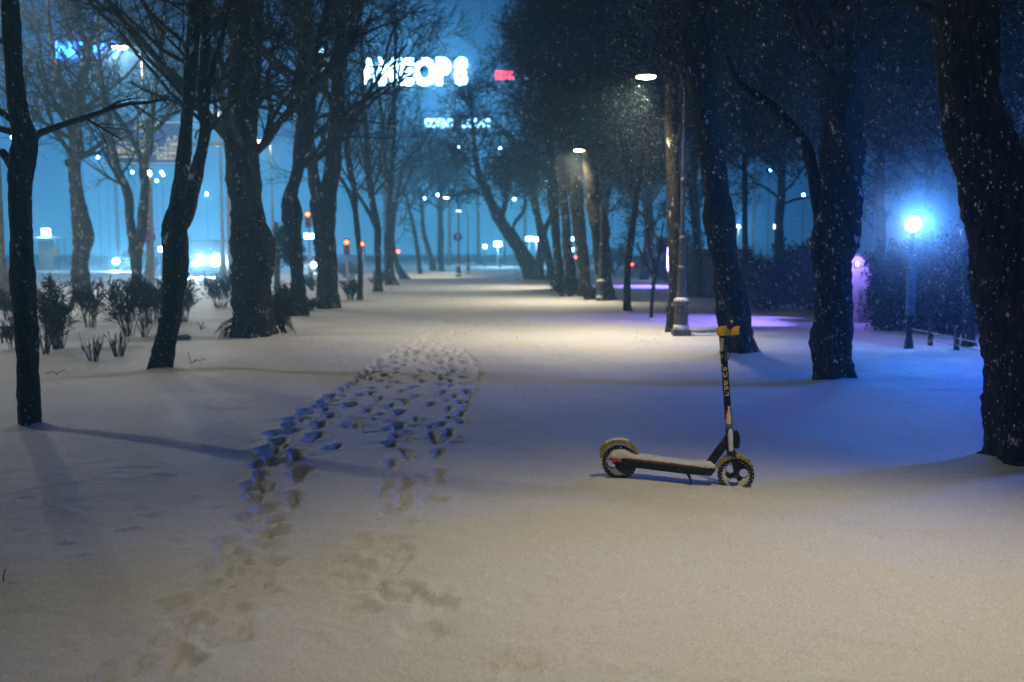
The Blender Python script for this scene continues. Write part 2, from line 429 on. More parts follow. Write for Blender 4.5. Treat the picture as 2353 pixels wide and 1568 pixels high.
def road_sheet(name, x0, y0, x1, y1, z):
    m = MB(); n = 24
    V = [(x0 + (x1 - x0) * i / n, y, z) for y in (y0, y1) for i in range(n + 1)]
    m.add(V, [(i, i + 1, i + n + 2, i + n + 1) for i in range(n)])
    m.build(name, M['slush'], fixn=False, kind='structure')
road_sheet('road', -260, 78, 240, 104, .012)

# ------------------------------------------------------------------ trees
def grow(P, Rr, k, L, n, spread, wob, up, rf, tlo=.2, thi=1.0, rmin=.003):
    B, Lp, _ = P.shape; m = B * k
    pi = np.repeat(np.arange(B), k); t = rng.uniform(tlo, thi, m) * (Lp - 1)
    i = np.minimum(t.astype(int), Lp - 2); f = (t - i)[:, None]
    s = P[pi, i] * (1 - f) + P[pi, i + 1] * f; tan = nrm(P[pi, i + 1] - P[pi, i])
    r0 = Rr[pi, i] * (1 - f[:, 0]) + Rr[pi, i + 1] * f[:, 0]
    q = rng.normal(size=(m, 3)); q = nrm(q - (q * tan).sum(1, keepdims=True) * tan)
    a = rng.normal(spread, .18, m)[:, None]
    d = nrm(tan * np.cos(a) + q * np.sin(a) + np.array([0, 0, up]))
    ln = (L * rng.uniform(.55, 1.25, m) * (1.15 - .55 * t / (Lp - 1)))[:, None]
    pts = [s]
    for j in range(n):
        d = nrm(d + rng.normal(size=(m, 3)) * wob + np.array([0, 0, up * .35])); pts.append(pts[-1] + d * ln / n)
    Pn = np.stack(pts, 1)
    ra = np.clip(r0 * rf, rmin * 1.3, None)
    Rn = ra[:, None] * np.linspace(1, .35, n + 1)[None]; Rn = np.maximum(Rn, rmin)
    return Pn, Rn

def ztop(D): return CH + D * math.tan(math.atan(784 / F) - PITCH)

def leafcloud(cent, n, size, spread, rng=rng):
    """n leaf-sized folded quads scattered round the given centres"""
    c = cent[rng.integers(0, len(cent), n)] + rng.normal(size=(n, 3)) * spread
    a = nrm(rng.normal(size=(n, 3))); b = nrm(np.cross(a, rng.normal(size=(n, 3))))
    s = size * rng.uniform(.5, 1.3, (n, 1))
    V = np.stack([c - a * s, c + b * s * .55, c + a * s, c - b * s * .55], 1).reshape(-1, 3)
    Q = np.arange(4 * n).reshape(n, 4)
    return V, Q

TREES = {}
def tree(label, D, limbs, bmat='bark_dark', crown=None, group=None, leaves=None, name='bare_tree', flare=1.35, twig='twig', rings=14, cat='tree', extra=None, base_y=None):
    """limbs: picture outlines of the stems [(px,py,width_px),...] placed at depth D with real size"""
    p0 = limbs[0][0]
    b = at(p0[0], p0[1], D); b[2] = float(hgt(b[0], b[1])) - .03
    root = empty(name, b, label=label, cat=cat, group=group)
    V_all, Q_all, off = [], [], 0
    world = []
    for li, lm in enumerate(limbs):
        pts = []; rad = []
        dy = 0 if li == 0 else rng.normal() * .02 * D
        for i, (px, py, w) in enumerate(lm):
            d = D + (dy * min(i, 3) / 3 if li else 0)
            q = at(px, py, d); pts.append(q); rad.append(w / F * d / 2)
        if li == 0:
            pts[0][2] = b[2] - .1; 
            pts.insert(1, pts[0] + (pts[1] - pts[0]) * .08 + np.array([0, 0, .12])); rad.insert(1, rad[0] * .98); rad[0] *= flare
        P, Rr = interp(pts, rad, max(.05, D * .004) if D < 40 else .25)
        world.append((P, Rr))
        n = rings if D > 24 else max(rings, 32)
        V, Q = tubes(P[None], Rr[None], n)
        # knots, ribs and swellings
        V = V.reshape(len(P), n, 3); dirv = V - P[:, None, :]
        an = 2 * np.pi * np.arange(n) / n; zz = P[:, 2][:, None]
        ph = rng.uniform(0, 6.28, 6)
        k = (1 + .10 * np.sin(2 * an + .8 * zz + ph[0]) + .07 * np.sin(3 * an - 1.9 * zz + ph[1]) + .06 * np.sin(5 * an + 4.2 * zz + ph[2])
             + .05 * np.sin(4.7 * zz + ph[3]) + .04 * np.sin(11 * zz + 2 * an + ph[4]) + rng.normal(size=(len(P), n)) * .035)
        if D < 24: k = k + .035 * np.abs(np.sin(n / 4 * an + 2.3 * np.sin(1.7 * zz + ph[0]))) * (1 + .5 * np.sin(6 * zz + 3 * an))
        if li == 0:
            fl = np.exp(-(zz - b[2]) / .12); fl2 = np.exp(-(zz - b[2]) / .30); k = k + .28 * fl * np.maximum(0, np.sin(3 * an + ph[5])) + .12 * fl2 * np.maximum(0, np.sin(5 * an + ph[4] + zz)) * (D < 32)
        V = (P[:, None, :] + dirv * k[..., None]).reshape(-1, 3)
        V_all.append(V - b); Q_all.append(Q + off); off += len(V)
    mesh_np('trunk', np.concatenate(V_all), np.concatenate(Q_all), M[bmat], root, smooth=True)
    PILES.append((b[0], b[1], max(rad_base(limbs, D), .08), .08))
    if crown:
        build_crown(root, b, world, D, twig, leaves, **crown)
    return root
def rad_base(limbs, D): return limbs[0][0][2] / F * D / 2

def build_crown(root, b, world, D, twig, leaves, wob=.16, z0=3.0, lz=0, n1=10, n2=6, n3=5, n4=0, L=2.2, up=.12, zmax=None, droop=0.0, r=.010, t0=0.0, lfr=.5):
    zt = ztop(D) + 1.2 if zmax is None else zmax
    P1s, R1s = [], []
    for P, Rr in world:
        ok = np.where((P[:, 2] > z0) & (P[:, 2] < zt + .8))[0]
        if len(ok) < 4: continue
        ln = np.linalg.norm(P[ok[-1]] - P[ok[0]]); k = max(2, int(n1 * min(1.6, ln / 3)))
        idx = np.linspace(ok[0], ok[-1], 12).astype(int)
        a, c = grow(P[idx][None], Rr[idx][None], k, L, 8, 1.0, wob, up, .38, 0, 1)
        P1s.append(a); R1s.append(np.minimum(c, .05 * L / 2 + .012))
    if not P1s: return
    P1 = np.concatenate(P1s); R1 = np.concatenate(R1s); k_ = clear_of_lamps(P1).all(1); P1, R1 = P1[k_], R1[k_]
    V, Q = [], []; off = 0
    def put(P, Rr, n):
        nonlocal off
        v, q = tubes(P, Rr, n); V.append(v - b); Q.append(q + off); off += len(v)
    def cull(P, Rr):
        k = (P[:, :, 2].min(1) < zt) & (P[:, :, 2].min(1) > .5) & clear_of_lamps(P).all(1)
        return P[k], Rr[k]
    put(P1, R1, 5)
    rm = .0018 + .00016 * D
    P2, R2 = cull(*grow(P1, R1, n2, L * .5, 5, .75, wob * 1.2, up * .7 - droop, .55, .2, 1, rm)); put(P2, R2, 4)
    P3, R3_ = cull(*grow(P2, R2, n3, L * .26, 4, .7, wob * 1.25, up * .4 - droop * 1.5, .6, .1, 1, rm)); put(P3, R3_, 3)
    last = P3
    if n4:
        P4, R4 = cull(*grow(P3, R3_, n4, L * .13, 2, .7, .2, -droop * 2, .7, .1, 1, rm)); put(P4, R4, 3); last = P4
    mesh_np('crown', np.concatenate(V), np.concatenate(Q), M[twig], root)
    if leaves:
        n, size, spread, lm = leaves
        cent = last.reshape(-1, 3); cent = cent[cent[:, 2] > lz] if lz else cent
        v, q = leafcloud(cent, n, size, spread); ok = clear_of_lamps(v.reshape(-1, 4, 3)[:, 0]); v = v.reshape(-1, 4, 3)[ok].reshape(-1, 3); q = np.arange(len(v)).reshape(-1, 4)
        mesh_np('leaves', v - b, q, M[lm], root)

HEADS = [(1480, 178, 19.6, 20), (1462, 262, 22, 98), (1330, 385, 37, 26), (1323, 347, 33, 15), (1263, 418, 48, 12), (1030, 457, 70, 9), (293, 135, 41, 16), (497, 262, 58, 10), (2092, 515, 17, 40)]
def proj(P):                                       # picture position of world points
    c, s = math.cos(PITCH), math.sin(PITCH); y = P[..., 1]; z = P[..., 2] - CH
    d = y * c - z * s
    return 1176.5 + F * P[..., 0] / d, 784 - F * (y * s + z * c) / d
def clear_of_lamps(P):                             # boughs are lopped where they would cover a lamp
    px, py = proj(P); ok = np.ones(P.shape[:-1], bool)
    for hx_, hy_, hd_, hr_ in HEADS: ok &= ~((np.hypot(px - hx_, py - hy_) < hr_) & (P[..., 1] < hd_))
    return ok

G_L = 'bare trees along the left of the snowy walk'
G_R = 'trees along the right of the snowy walk'
# --- left row, near to far
tree('slim near-black tree at the left edge with cut branch stubs, nearest on the left', gD(985),
     [[(68, 985, 50), (64, 880, 50), (60, 760, 53), (54, 650, 52), (50, 560, 50), (47, 450, 52), (52, 380, 52), (58, 320, 48), (46, 270, 42), (36, 210, 38), (28, 120, 36), (23, 20, 33), (18, -120, 26)],
      [(52, 400, 26), (30, 385, 20), (18, 366, 18), (6, 350, 16), (2, 345, 12)]],
     'bark_dark', dict(z0=2.6, wob=.10, n1=11, n2=6, n3=4, L=1.2, up=-.02, droop=.06), G_L)
tree('thin tree trunk half hidden behind the near-black left edge tree', 28,
     [[(34, 715, 18), (33, 640, 15), (32, 580, 14), (34, 500, 12), (38, 400, 11), (50, 300, 9), (60, 150, 8)]], 'bark_mid',
     dict(z0=3.5, wob=.10, n1=10, n2=6, n3=5, L=3.0), G_L)
tree('gnarled pale-barked tree with snowy knots behind the left shrubs', 33,
     [[(190, 700, 44), (188, 650, 38), (185, 600, 34), (191, 545, 42), (184, 500, 38), (176, 440, 30), (172, 390, 30), (176, 330, 32), (172, 290, 32), (180, 240, 28), (190, 200, 20), (196, 150, 17), (200, 105, 16)],
      [(172, 290, 26), (160, 250, 22), (145, 200, 17), (132, 165, 13), (122, 120, 11), (112, 50, 9), (108, -40, 8)],
      [(200, 110, 15), (185, 60, 10), (172, 10, 9), (165, -50, 8)],
      [(200, 110, 14), (222, 70, 11), (262, 38, 9), (330, 15, 8), (400, -10, 7)],
      [(156, 375, 20), (168, 378, 18), (178, 380, 14)]],
     'bark_pale', dict(z0=4.2, wob=.10, n1=10, n2=6, n3=4, n4=1, L=3.5, droop=.03), G_L)
tree('forked tree in front of the blue direction sign', 31,
     [[(315, 705, 28), (314, 650, 25), (313, 600, 26), (312, 570, 34), (305, 545, 24), (298, 500, 19), (296, 460, 22), (286, 425, 18), (272, 395, 15), (262, 350, 15), (248, 300, 14), (240, 240, 12), (232, 180, 9), (226, 100, 8), (222, 0, 6)],
      [(312, 572, 26), (322, 545, 22), (328, 490, 20), (334, 430, 18), (330, 390, 18), (343, 340, 16), (348, 290, 13), (352, 240, 13), (360, 170, 11), (372, 100, 10), (378, 20, 9), (382, -60, 8)],
      [(330, 392, 15), (318, 350, 13), (298, 310, 12), (276, 275, 11), (250, 240, 11), (236, 200, 8), (215, 130, 6)],
      [(345, 310, 10), (370, 285, 9), (400, 240, 8), (440, 170, 6)]],
     'bark_pale', dict(z0=3.2, wob=.10, n1=10, n2=6, n3=4, n4=1, L=3.0, droop=.03), G_L)
tree('dark twin-stemmed tree leaning right beside the left shrubs', gD(850),
     [[(370, 850, 42), (380, 790, 42), (390, 740, 42), (396, 680, 44), (402, 620, 50), (404, 560, 54), (402, 520, 52), (408, 480, 38), (412, 440, 32), (420, 380, 31), (428, 300, 29), (433, 220, 28), (440, 120, 30), (448, 30, 30), (452, -80, 26)],
      [(404, 540, 34), (424, 500, 34), (440, 440, 32), (454, 385, 28), (468, 330, 26), (474, 290, 26), (466, 250, 24), (466, 190, 22), (470, 130, 22), (474, 60, 22), (478, -50, 20)],
      [(472, 250, 14), (482, 190, 13), (500, 120, 11), (516, 60, 10), (530, -30, 9)]],
     'bark_dark', dict(z0=3.0, wob=.10, n1=10, n2=6, n3=4, n4=1, L=2.4, droop=.04), G_L)
tree('massive dark trunk with swollen base, thickest on the left', gD(775),
     [[(586, 778, 108), (584, 740, 92), (583, 690, 88), (582, 640, 88), (584, 600, 90), (578, 560, 86), (571, 520, 74), (566, 470, 66), (560, 420, 64), (556, 360, 66), (553, 300, 70), (558, 250, 64), (560, 180, 66), (563, 110, 70), (567, 30, 74), (570, -100, 70)],
      [(548, 300, 30), (534, 282, 24), (523, 262, 18), (518, 246, 18), (517, 240, 12)]],
     'bark_dark', dict(z0=3.4, wob=.10, n1=9, n2=6, n3=4, n4=1, L=3.2, droop=.04), G_L, flare=1.25, rings=22)
tree('dark tree with a big round knot halfway up its crooked trunk', gD(730),
     [[(688, 732, 44), (686, 690, 36), (682, 640, 31), (680, 590, 32), (676, 545, 36), (672, 505, 52), (671, 480, 50), (668, 450, 34), (682, 400, 30), (690, 350, 34), (698, 300, 40), (702, 240, 44), (702, 180, 42), (702, 110, 34), (698, 40, 32), (694, -80, 28)],
      [(706, 170, 26), (722, 120, 20), (738, 70, 16), (750, 20, 14), (760, -60, 12)],
      [(702, 220, 18), (735, 180, 15), (765, 150, 14), (795, 110, 10), (830, 60, 8)]],
     'bark_dark', dict(z0=3.6, wob=.10, n1=10, n2=5, n3=4, n4=0, L=3.2, droop=.03), G_L)
tree('stout dark tree splitting into a V of two heavy limbs', gD(712),
     [[(754, 714, 60), (752, 680, 52), (750, 620, 49), (748, 560, 48), (745, 510, 50), (742, 470, 52), (752, 440, 40), (762, 400, 34), (768, 340, 33), (772, 280, 32), (776, 210, 34), (780, 150, 34), (780, 80, 34), (776, 10, 30), (772, -90, 26)],
      [(738, 470, 34), (724, 430, 30), (718, 390, 26), (712, 330, 26), (708, 260, 24), (706, 180, 22)],
      [(784, 130, 22), (800, 90, 17), (816, 50, 16), (830, 0, 14), (842, -80, 12)]],
     'bark_mid', dict(z0=4.0, wob=.10, n1=10, n2=5, n3=4, n4=0, L=3.4, droop=.03), G_L)
tree('slender tree just right of the V-forked tree', gD(690),
     [[(827, 690, 16), (828, 640, 13), (827, 590, 12), (822, 540, 13), (817, 490, 12), (814, 440, 12), (806, 390, 11), (796, 330, 10), (788, 250, 9), (785, 150, 8)],
      [(822, 520, 9), (808, 460, 9), (790, 420, 8), (776, 400, 7), (760, 370, 5)]],
     'bark_dark', dict(z0=3.5, wob=.10, n1=9, n2=5, n3=4, n4=0, L=3.5), G_L)
tree('middle tree of the far left row, forked low with slim stems', gD(672),
     [[(868, 675, 24), (870, 630, 16), (868, 580, 16), (868, 530, 18), (860, 490, 16), (852, 440, 14), (846, 380, 14), (840, 300, 12), (834, 200, 10), (830, 80, 8)],
      [(866, 530, 12), (848, 490, 10), (830, 460, 9), (812, 430, 8), (800, 390, 7), (790, 330, 5)]],
     'bark_mid', dict(z0=3.8, wob=.10, n1=9, n2=5, n3=4, n4=0, L=4.3), G_L)
tree('tall thin tree rising across the bright roof sign', gD(658),
     [[(900, 660, 30), (894, 620, 20), (893, 570, 18), (897, 520, 20), (895, 470, 16), (898, 420, 12), (903, 350, 10), (906, 280, 9), (906, 200, 8), (908, 120, 8), (910, 30, 7), (910, -60, 6)],
      [(898, 440, 9), (886, 380, 8), (882, 300, 7), (872, 220, 6), (858, 150, 5), (840, 90, 4)],
      [(906, 240, 6), (922, 180, 6), (940, 130, 5), (965, 80, 4)]],
     'bark_mid', dict(z0=3.8, wob=.10, n1=12, n2=5, n3=4, n4=0, L=4.1), G_L)
tree('leaning trunk spreading at its foot, at the end of the left row', gD(643),
     [[(928, 643, 22), (914, 612, 14), (906, 585, 12), (902, 550, 11), (905, 500, 10), (915, 440, 8), (925, 380, 7)]],
     'bark_mid', dict(z0=4, wob=.10, n1=12, n2=7, n3=5, L=5.4), G_L)
for (px, py, lm, lab) in [
    (966, 630, [(966, 630, 12), (962, 600, 11), (957, 560, 10), (950, 520, 9), (940, 480, 7), (930, 430, 6)], 'small far tree, third in from the end of the walk on the left'),
    (996, 618, [(996, 618, 15), (990, 590, 12), (980, 560, 12), (972, 525, 10), (970, 480, 8), (962, 430, 6)], 'small far crooked tree beside the straight grey far tree'),
    (1014, 616, [(1014, 616, 16), (1012, 580, 13), (1013, 540, 13), (1012, 500, 11), (1012, 460, 10), (1016, 400, 7)], 'straight grey far tree left of the round blue sign')]:
    tree(lab, min(gD(py), 92), [lm], 'bark_mid', dict(z0=5, wob=.10, n1=16, n2=7, n3=6, L=6.1, zmax=24), 'far trees closing the walk', rings=8)

# --- centre right, leaning trees at the end of the walk
tree('leaning tree bending left over the walk end', 62,
     [[(1228, 640, 46), (1210, 605, 40), (1190, 565, 34), (1165, 530, 30), (1145, 500, 28), (1128, 465, 20), (1112, 430, 16), (1098, 390, 13), (1090, 340, 11), (1086, 280, 9), (1080, 200, 7)],
      [(1150, 500, 14), (1160, 470, 11), (1166, 440, 10), (1172, 390, 8), (1180, 330, 6)],
      [(1180, 540, 9), (1182, 515, 8), (1200, 490, 8), (1207, 465, 7), (1203, 420, 6)]],
     'bark_mid', dict(z0=4.6, n1=16, n2=7, n3=6, n4=1, L=2.7, droop=.02), G_R, leaves=(3300, .085, .3, 'leaf_dark'))
tree('X-shaped pair of grey trunks crossing near the walk end', 60,
     [[(1238, 640, 26), (1240, 600, 22), (1246, 560, 24), (1240, 520, 18), (1230, 470, 16), (1222, 430, 14), (1216, 360, 11)],
      [(1268, 642, 24), (1262, 600, 18), (1252, 560, 20), (1250, 535, 14), (1266, 500, 12), (1280, 470, 12), (1284, 420, 10)]],
     'bark_mid', dict(z0=4.8, n1=16, n2=7, n3=6, n4=1, L=2.8), G_R, leaves=(3300, .08, .3, 'leaf_dark'))
tree('tree with a pale snow streak, left end of the tight right row', gD(662),
     [[(1290, 664, 30), (1285, 620, 22), (1280, 570, 20), (1276, 520, 20), (1270, 460, 22), (1268, 400, 22), (1262, 320, 18), (1258, 220, 14), (1250, 80, 12)]],
     'bark_mid', dict(z0=4.2, n1=20, n2=8, n3=7, n4=2, L=3.6), G_R, leaves=(5400, .06, .25, 'leaf_dark'))
tree('pale streaked trunk second in the tight right row', gD(672),
     [[(1312, 674, 30), (1310, 630, 26), (1304, 570, 20), (1300, 510, 20), (1294, 450, 20), (1288, 380, 20), (1284, 300, 16), (1280, 180, 14), (1276, 40, 12)]],
     'bark_pale', dict(z0=4.6, n1=20, n2=8, n3=7, n4=2, L=3.4), G_R, leaves=(5400, .06, .25, 'leaf_dark'))
tree('thick dark trunk behind the second path lamp', gD(684),
     [[(1344, 684, 38), (1343, 640, 30), (1338, 580, 30), (1330, 520, 30), (1324, 470, 32), (1320, 410, 34), (1316, 350, 34), (1308, 260, 30), (1300, 160, 26), (1296, 20, 22)]],
     'bark_mid', dict(z0=4.2, n1=22, n2=8, n3=7, n4=2, L=3.2), G_R, leaves=(7200, .055, .22, 'leaf_dark'))
tree('mossy lamplit trunk directly beside the second path lamp post', gD(693),
     [[(1392, 694, 54), (1388, 650, 40), (1384, 590, 36), (1378, 530, 40), (1366, 470, 36), (1360, 410, 32), (1352, 350, 30), (1350, 260, 28), (1346, 160, 26), (1340, 20, 22)]],
     'bark_mid', dict(z0=4.2, n1=22, n2=8, n3=7, n4=2, L=3.0), G_R, leaves=(7200, .05, .22, 'leaf_dark'))
tree('slim dark tree between the two nearest path lamps', gD(716),
     [[(1441, 717, 20), (1441, 670, 17), (1443, 610, 17), (1450, 550, 17), (1456, 500, 15), (1462, 450, 13), (1472, 390, 11), (1480, 320, 9), (1490, 220, 8)],
      [(1462, 450, 9), (1450, 400, 8), (1436, 360, 7), (1425, 290, 6)]],
     'bark_dark', dict(z0=3.2, n1=22, n2=9, n3=7, n4=2, L=2.2), G_R, leaves=(9600, .04, .16, 'leaf_dark'))
tree('thin sapling just left of the nearest path lamp', gD(735),
     [[(1496, 736, 9), (1498, 700, 8), (1502, 655, 8), (1504, 630, 8), (1500, 600, 6), (1492, 570, 5), (1488, 520, 4)],
      [(1504, 632, 6), (1514, 595, 5), (1518, 560, 4), (1524, 510, 3)],
      [(1503, 640, 6), (1488, 615, 6), (1476, 590, 5), (1464, 560, 4)]],
     'bark_dark', dict(z0=1.4, n1=12, n2=6, n3=5, n4=2, L=1.0), G_R, name='sapling')
tree('knotted trunk with a snow cap, behind the nearest path lamp', gD(768),
     [[(1557, 768, 44), (1554, 720, 36), (1553, 660, 32), (1554, 600, 34), (1553, 540, 34), (1551, 490, 32), (1549, 440, 32), (1546, 380, 28), (1542, 300, 28), (1540, 200, 26), (1536, 60, 24)]],
     'bark_mid', dict(z0=3.6, n1=22, n2=9, n3=7, n4=2, L=2.2), G_R, leaves=(7200, .045, .18, 'leaf_dark'))
tree('big leaning trunk right behind the scooter handlebar', gD(818),
     [[(1702, 818, 78), (1694, 770, 74), (1686, 720, 72), (1678, 660, 68), (1668, 610, 68), (1658, 560, 68), (1652, 510, 70), (1648, 460, 62), (1640, 400, 58), (1630, 340, 60), (1622, 270, 64), (1615, 180, 68), (1608, 60, 70), (1602, -60, 60)]],
     'bark_dark', dict(z0=4.8, lz=6.2, n1=14, n2=8, n3=6, n4=1, L=2.0, up=.3), G_R, leaves=(3600, .045, .18, 'leaf_dark'), flare=1.25, rings=20)
tree('broad black trunk with its right side lit violet, arching a long bough left', gD(886),
     [[(1916, 888, 84), (1914, 840, 80), (1912, 790, 78), (1918, 740, 74), (1916, 690, 76), (1914, 640, 80), (1914, 590, 84), (1920, 540, 90), (1926, 480, 92), (1928, 420, 96), (1930, 360, 98), (1934, 280, 92), (1936, 180, 88), (1938, 60, 84), (1940, -80, 70)],
      [(1892, 520, 34), (1878, 460, 30), (1868, 400, 28), (1850, 340, 28), (1822, 300, 26), (1790, 262, 24), (1750, 228, 22), (1712, 205, 18), (1690, 180, 14), (1672, 130, 10)]],
     'bark_dark', dict(z0=3.6, lz=5.4, n1=14, n2=8, n3=6, n4=1, L=1.8, up=.2), G_R, leaves=(3600, .04, .16, 'leaf_dark'), flare=1.2, rings=22)
tree('huge rough trunk at the right edge, largest and nearest tree', gD(1052),
     [[(2350, 1062, 172), (2352, 1000, 168), (2352, 900, 168), (2350, 810, 168), (2344, 740, 166), (2334, 680, 168), (2322, 620, 158), (2304, 560, 152), (2292, 500, 148), (2282, 440, 140), (2266, 370, 132), (2242, 300, 124), (2226, 220, 124), (2220, 120, 122), (2216, 0, 120), (2208, -120, 112)],
      [(2330, 640, 110), (2352, 540, 92), (2372, 440, 80), (2392, 320, 72), (2410, 180, 66), (2424, 0, 60), (2430, -120, 50)]],
     'bark_dark', dict(z0=3.2, lz=4.0, n1=14, n2=8, n3=6, n4=1, L=1.4, up=.2), G_R, leaves=(3000, .035, .12, 'leaf_dark'), flare=1.08, rings=34)
# --- dark park trees behind the right row
for (px, D, w, lab) in [
    (1712, 30, 16, 'dark park tree just right of the leaning trunk, behind the hedge'),
    (1800, 40, 22, 'far dark park tree between the leaning trunk and the violet-lit trunk'),
    (2020, 30, 24, 'dark park tree behind the shed with the violet light'),
    (2226, 17.5, 32, 'dark stub-like trunk standing behind the low picket fence'),
    (2140, 27, 24, 'dark park tree behind the glowing blue lamp'),
    (1590, 46, 22, 'dark park tree above the grey concrete wall'),
    (1480, 60, 24, 'hazy dark tree behind the slim sapling'),
    (1400, 78, 26, 'farthest hazy tree behind the tight right row')]:
    yb = HOR + CH * F / D
    j = rng.uniform(-14, 14)
    tree(lab, D, [[(px, yb, w), (px + j * .3, (yb + HOR) / 2, w * .9), (px + j, HOR - 60, w * .85), (px + j * .4, HOR - 180, w * .8), (px + j * 1.4, HOR - 330, w * .7), (px, HOR - 600, w * .5)]],
         'bark_dark', dict(z0=3.4 if D > 20 else 3.0, n1=26, n2=9, n3=7, n4=2 if D < 45 else 0, L=2.2 + D * .03), 'dark trees in the park on the right', leaves=(15600, .045 + .0008 * D, .2, 'leaf_dark'), rings=10, twig='twig_dark')

# ------------------------------------------------------------------ shrubs and small plants
def shrub(px, py, htop, label, width, stems=14, kind='twiggy', D=None, leafy=0, lmat='shrub_leaf', fan=.5, group='leafless shrubs in the snow on the left', name='shrub', rm=None, cat='shrub'):
    D = D or gD(py); b = at(px, py, D); b[2] = float(hgt(b[0], b[1])) - .02
    h = (py - htop) / F * D; wd = width / F * D
    root = empty(name, b, label=label, cat=cat, group=group)
    B = stems
    a = rng.uniform(0, 6.28, B); d = nrm(np.stack([np.cos(a) * fan * rng.uniform(.1, 1, B), np.sin(a) * fan * rng.uniform(.1, 1, B), np.ones(B)], -1))
    s = np.zeros((B, 3)); s[:, 0] = np.cos(a) * wd * .10; s[:, 1] = np.sin(a) * wd * .10; s[:, 2] = -.02
    n = 6; pts = [s]; ln = h * rng.uniform(.6, 1.05, B)[:, None]
    for j in range(n):
        d = nrm(d + rng.normal(size=(B, 3)) * .09 + np.array([0, 0, .03])); pts.append(pts[-1] + d * ln / n)
    P = np.stack(pts, 1); rm = rm or (.002 + .00022 * D)
    Rr = np.linspace(1, .45, n + 1)[None] * np.full((B, 1), max(.006, rm * 1.6))
    V, Q, off = [], [], 0
    for PP, RR, k in [(P, Rr, 4)]:
        v, q = tubes(PP, RR, k); V.append(v); Q.append(q + off); off += len(v)
    last = P[:, 2:]
    if kind == 'twiggy':
        P2, R2 = grow(P, Rr, 7, h * .38, 4, .55, .16, .15, .7, .3, 1, rm); v, q = tubes(P2, R2, 3); V.append(v); Q.append(q + off); off += len(v)
        P3, R3_ = grow(P2, R2, 5, h * .18, 3, .6, .18, .1, .7, .2, 1, rm); v, q = tubes(P3, R3_, 3); V.append(v); Q.append(q + off); off += len(v)
        last = P3
    elif kind == 'reed':
        P2, R2 = grow(P, Rr, 2, h * .35, 3, .35, .1, .15, .7, .3, .9, rm); v, q = tubes(P2, R2, 3); V.append(v); Q.append(q + off); off += len(v)
        last = P2
    mesh_np('branches', np.concatenate(V), np.concatenate(Q), M['shrub_stem'], root)
    if leafy:
        v, q = leafcloud(last.reshape(-1, 3), leafy, .016 + .0006 * D, .03 + .001 * D)
        mesh_np('leaves', v, q, M[lmat], root)
    return root
shrub(136, 800, 655, 'dense flat-topped shrub just right of the near-black edge tree', 110, 22, 'twiggy', leafy=1040, fan=.30)
shrub(105, 812, 715, 'bundle of stiff upright stems at the foot of the edge tree', 50, 18, 'reed', fan=.2)
shrub(216, 828, 752, 'open fan of bare stems, nearest of the two little fans', 70, 16, 'reed', fan=.45)
shrub(272, 816, 748, 'low fan of bare stems right of the nearest little fan', 70, 16, 'reed', fan=.5)
shrub(208, 752, 655, 'loose bare shrub in front of the gnarled pale tree', 90, 12, 'twiggy', leafy=360, fan=.4)
shrub(298, 770, 648, 'dense shrub with fine upright twigs before the forked tree', 95, 18, 'twiggy', leafy=640, fan=.38)
shrub(332, 772, 690, 'sparse reedy stems beside the dense forked-tree shrub', 40, 9, 'reed', fan=.25)
shrub(352, 742, 634, 'round bushy shrub left of the twin-stemmed tree', 120, 26, 'twiggy', leafy=2000, fan=.6)
shrub(424, 738, 646, 'upright leafy shrub right of the twin-stemmed tree', 60, 14, 'twiggy', leafy=560, fan=.35)
shrub(506, 706, 622, 'soft hazy shrub left of the massive trunk', 100, 16, 'twiggy', leafy=880, fan=.8)
shrub(20, 738, 668, 'twiggy shrub left of the near-black edge tree', 60, 14, 'twiggy', leafy=480, fan=.5)
shrub(8, 788, 730, 'few low twigs at the left edge of the picture', 60, 7, 'reed', fan=.6)
shrub(30, 800, 720, 'bare low shrub crossing the foot of the edge tree', 60, 10, 'twiggy', fan=.6)
shrub(720, 668, 632, 'small rounded shrub in the gap left of the V-forked tree', 46, 12, 'twiggy', leafy=560, fan=1.0)
shrub(712, 716, 684, 'tiny dark shrub at the foot of the V-forked tree', 30, 10, 'twiggy', leafy=360, fan=.9)
shrub(800, 640, 604, 'hazy low shrub behind the V-forked tree', 60, 16, 'twiggy', leafy=1040, fan=1.2)
shrub(806, 690, 640, 'drooping dark shrub right of the V-forked tree', 50, 12, 'twiggy', leafy=600, fan=.8)
shrub(866, 664, 622, 'reddish shrub at the foot of the far left row', 34, 12, 'twiggy', leafy=600, fan=.6, lmat='leaf_dry')
shrub(1408, 624, 566, 'round dark bush in the haze right of the second path lamp', 64, 24, 'twiggy', leafy=3600, fan=1.2, group='bushes on the right of the walk', name='bush', cat='bush')
shrub(1300, 682, 640, 'dark scrub around the foot of the tight right row', 70, 20, 'twiggy', leafy=1680, fan=1.1, group='bushes on the right of the walk', name='bush', cat='bush')
shrub(1352, 690, 655, 'low scrub between the lamplit trunks of the right row', 50, 16, 'twiggy', leafy=1040, fan=1.1, group='bushes on the right of the walk', name='bush', cat='bush')
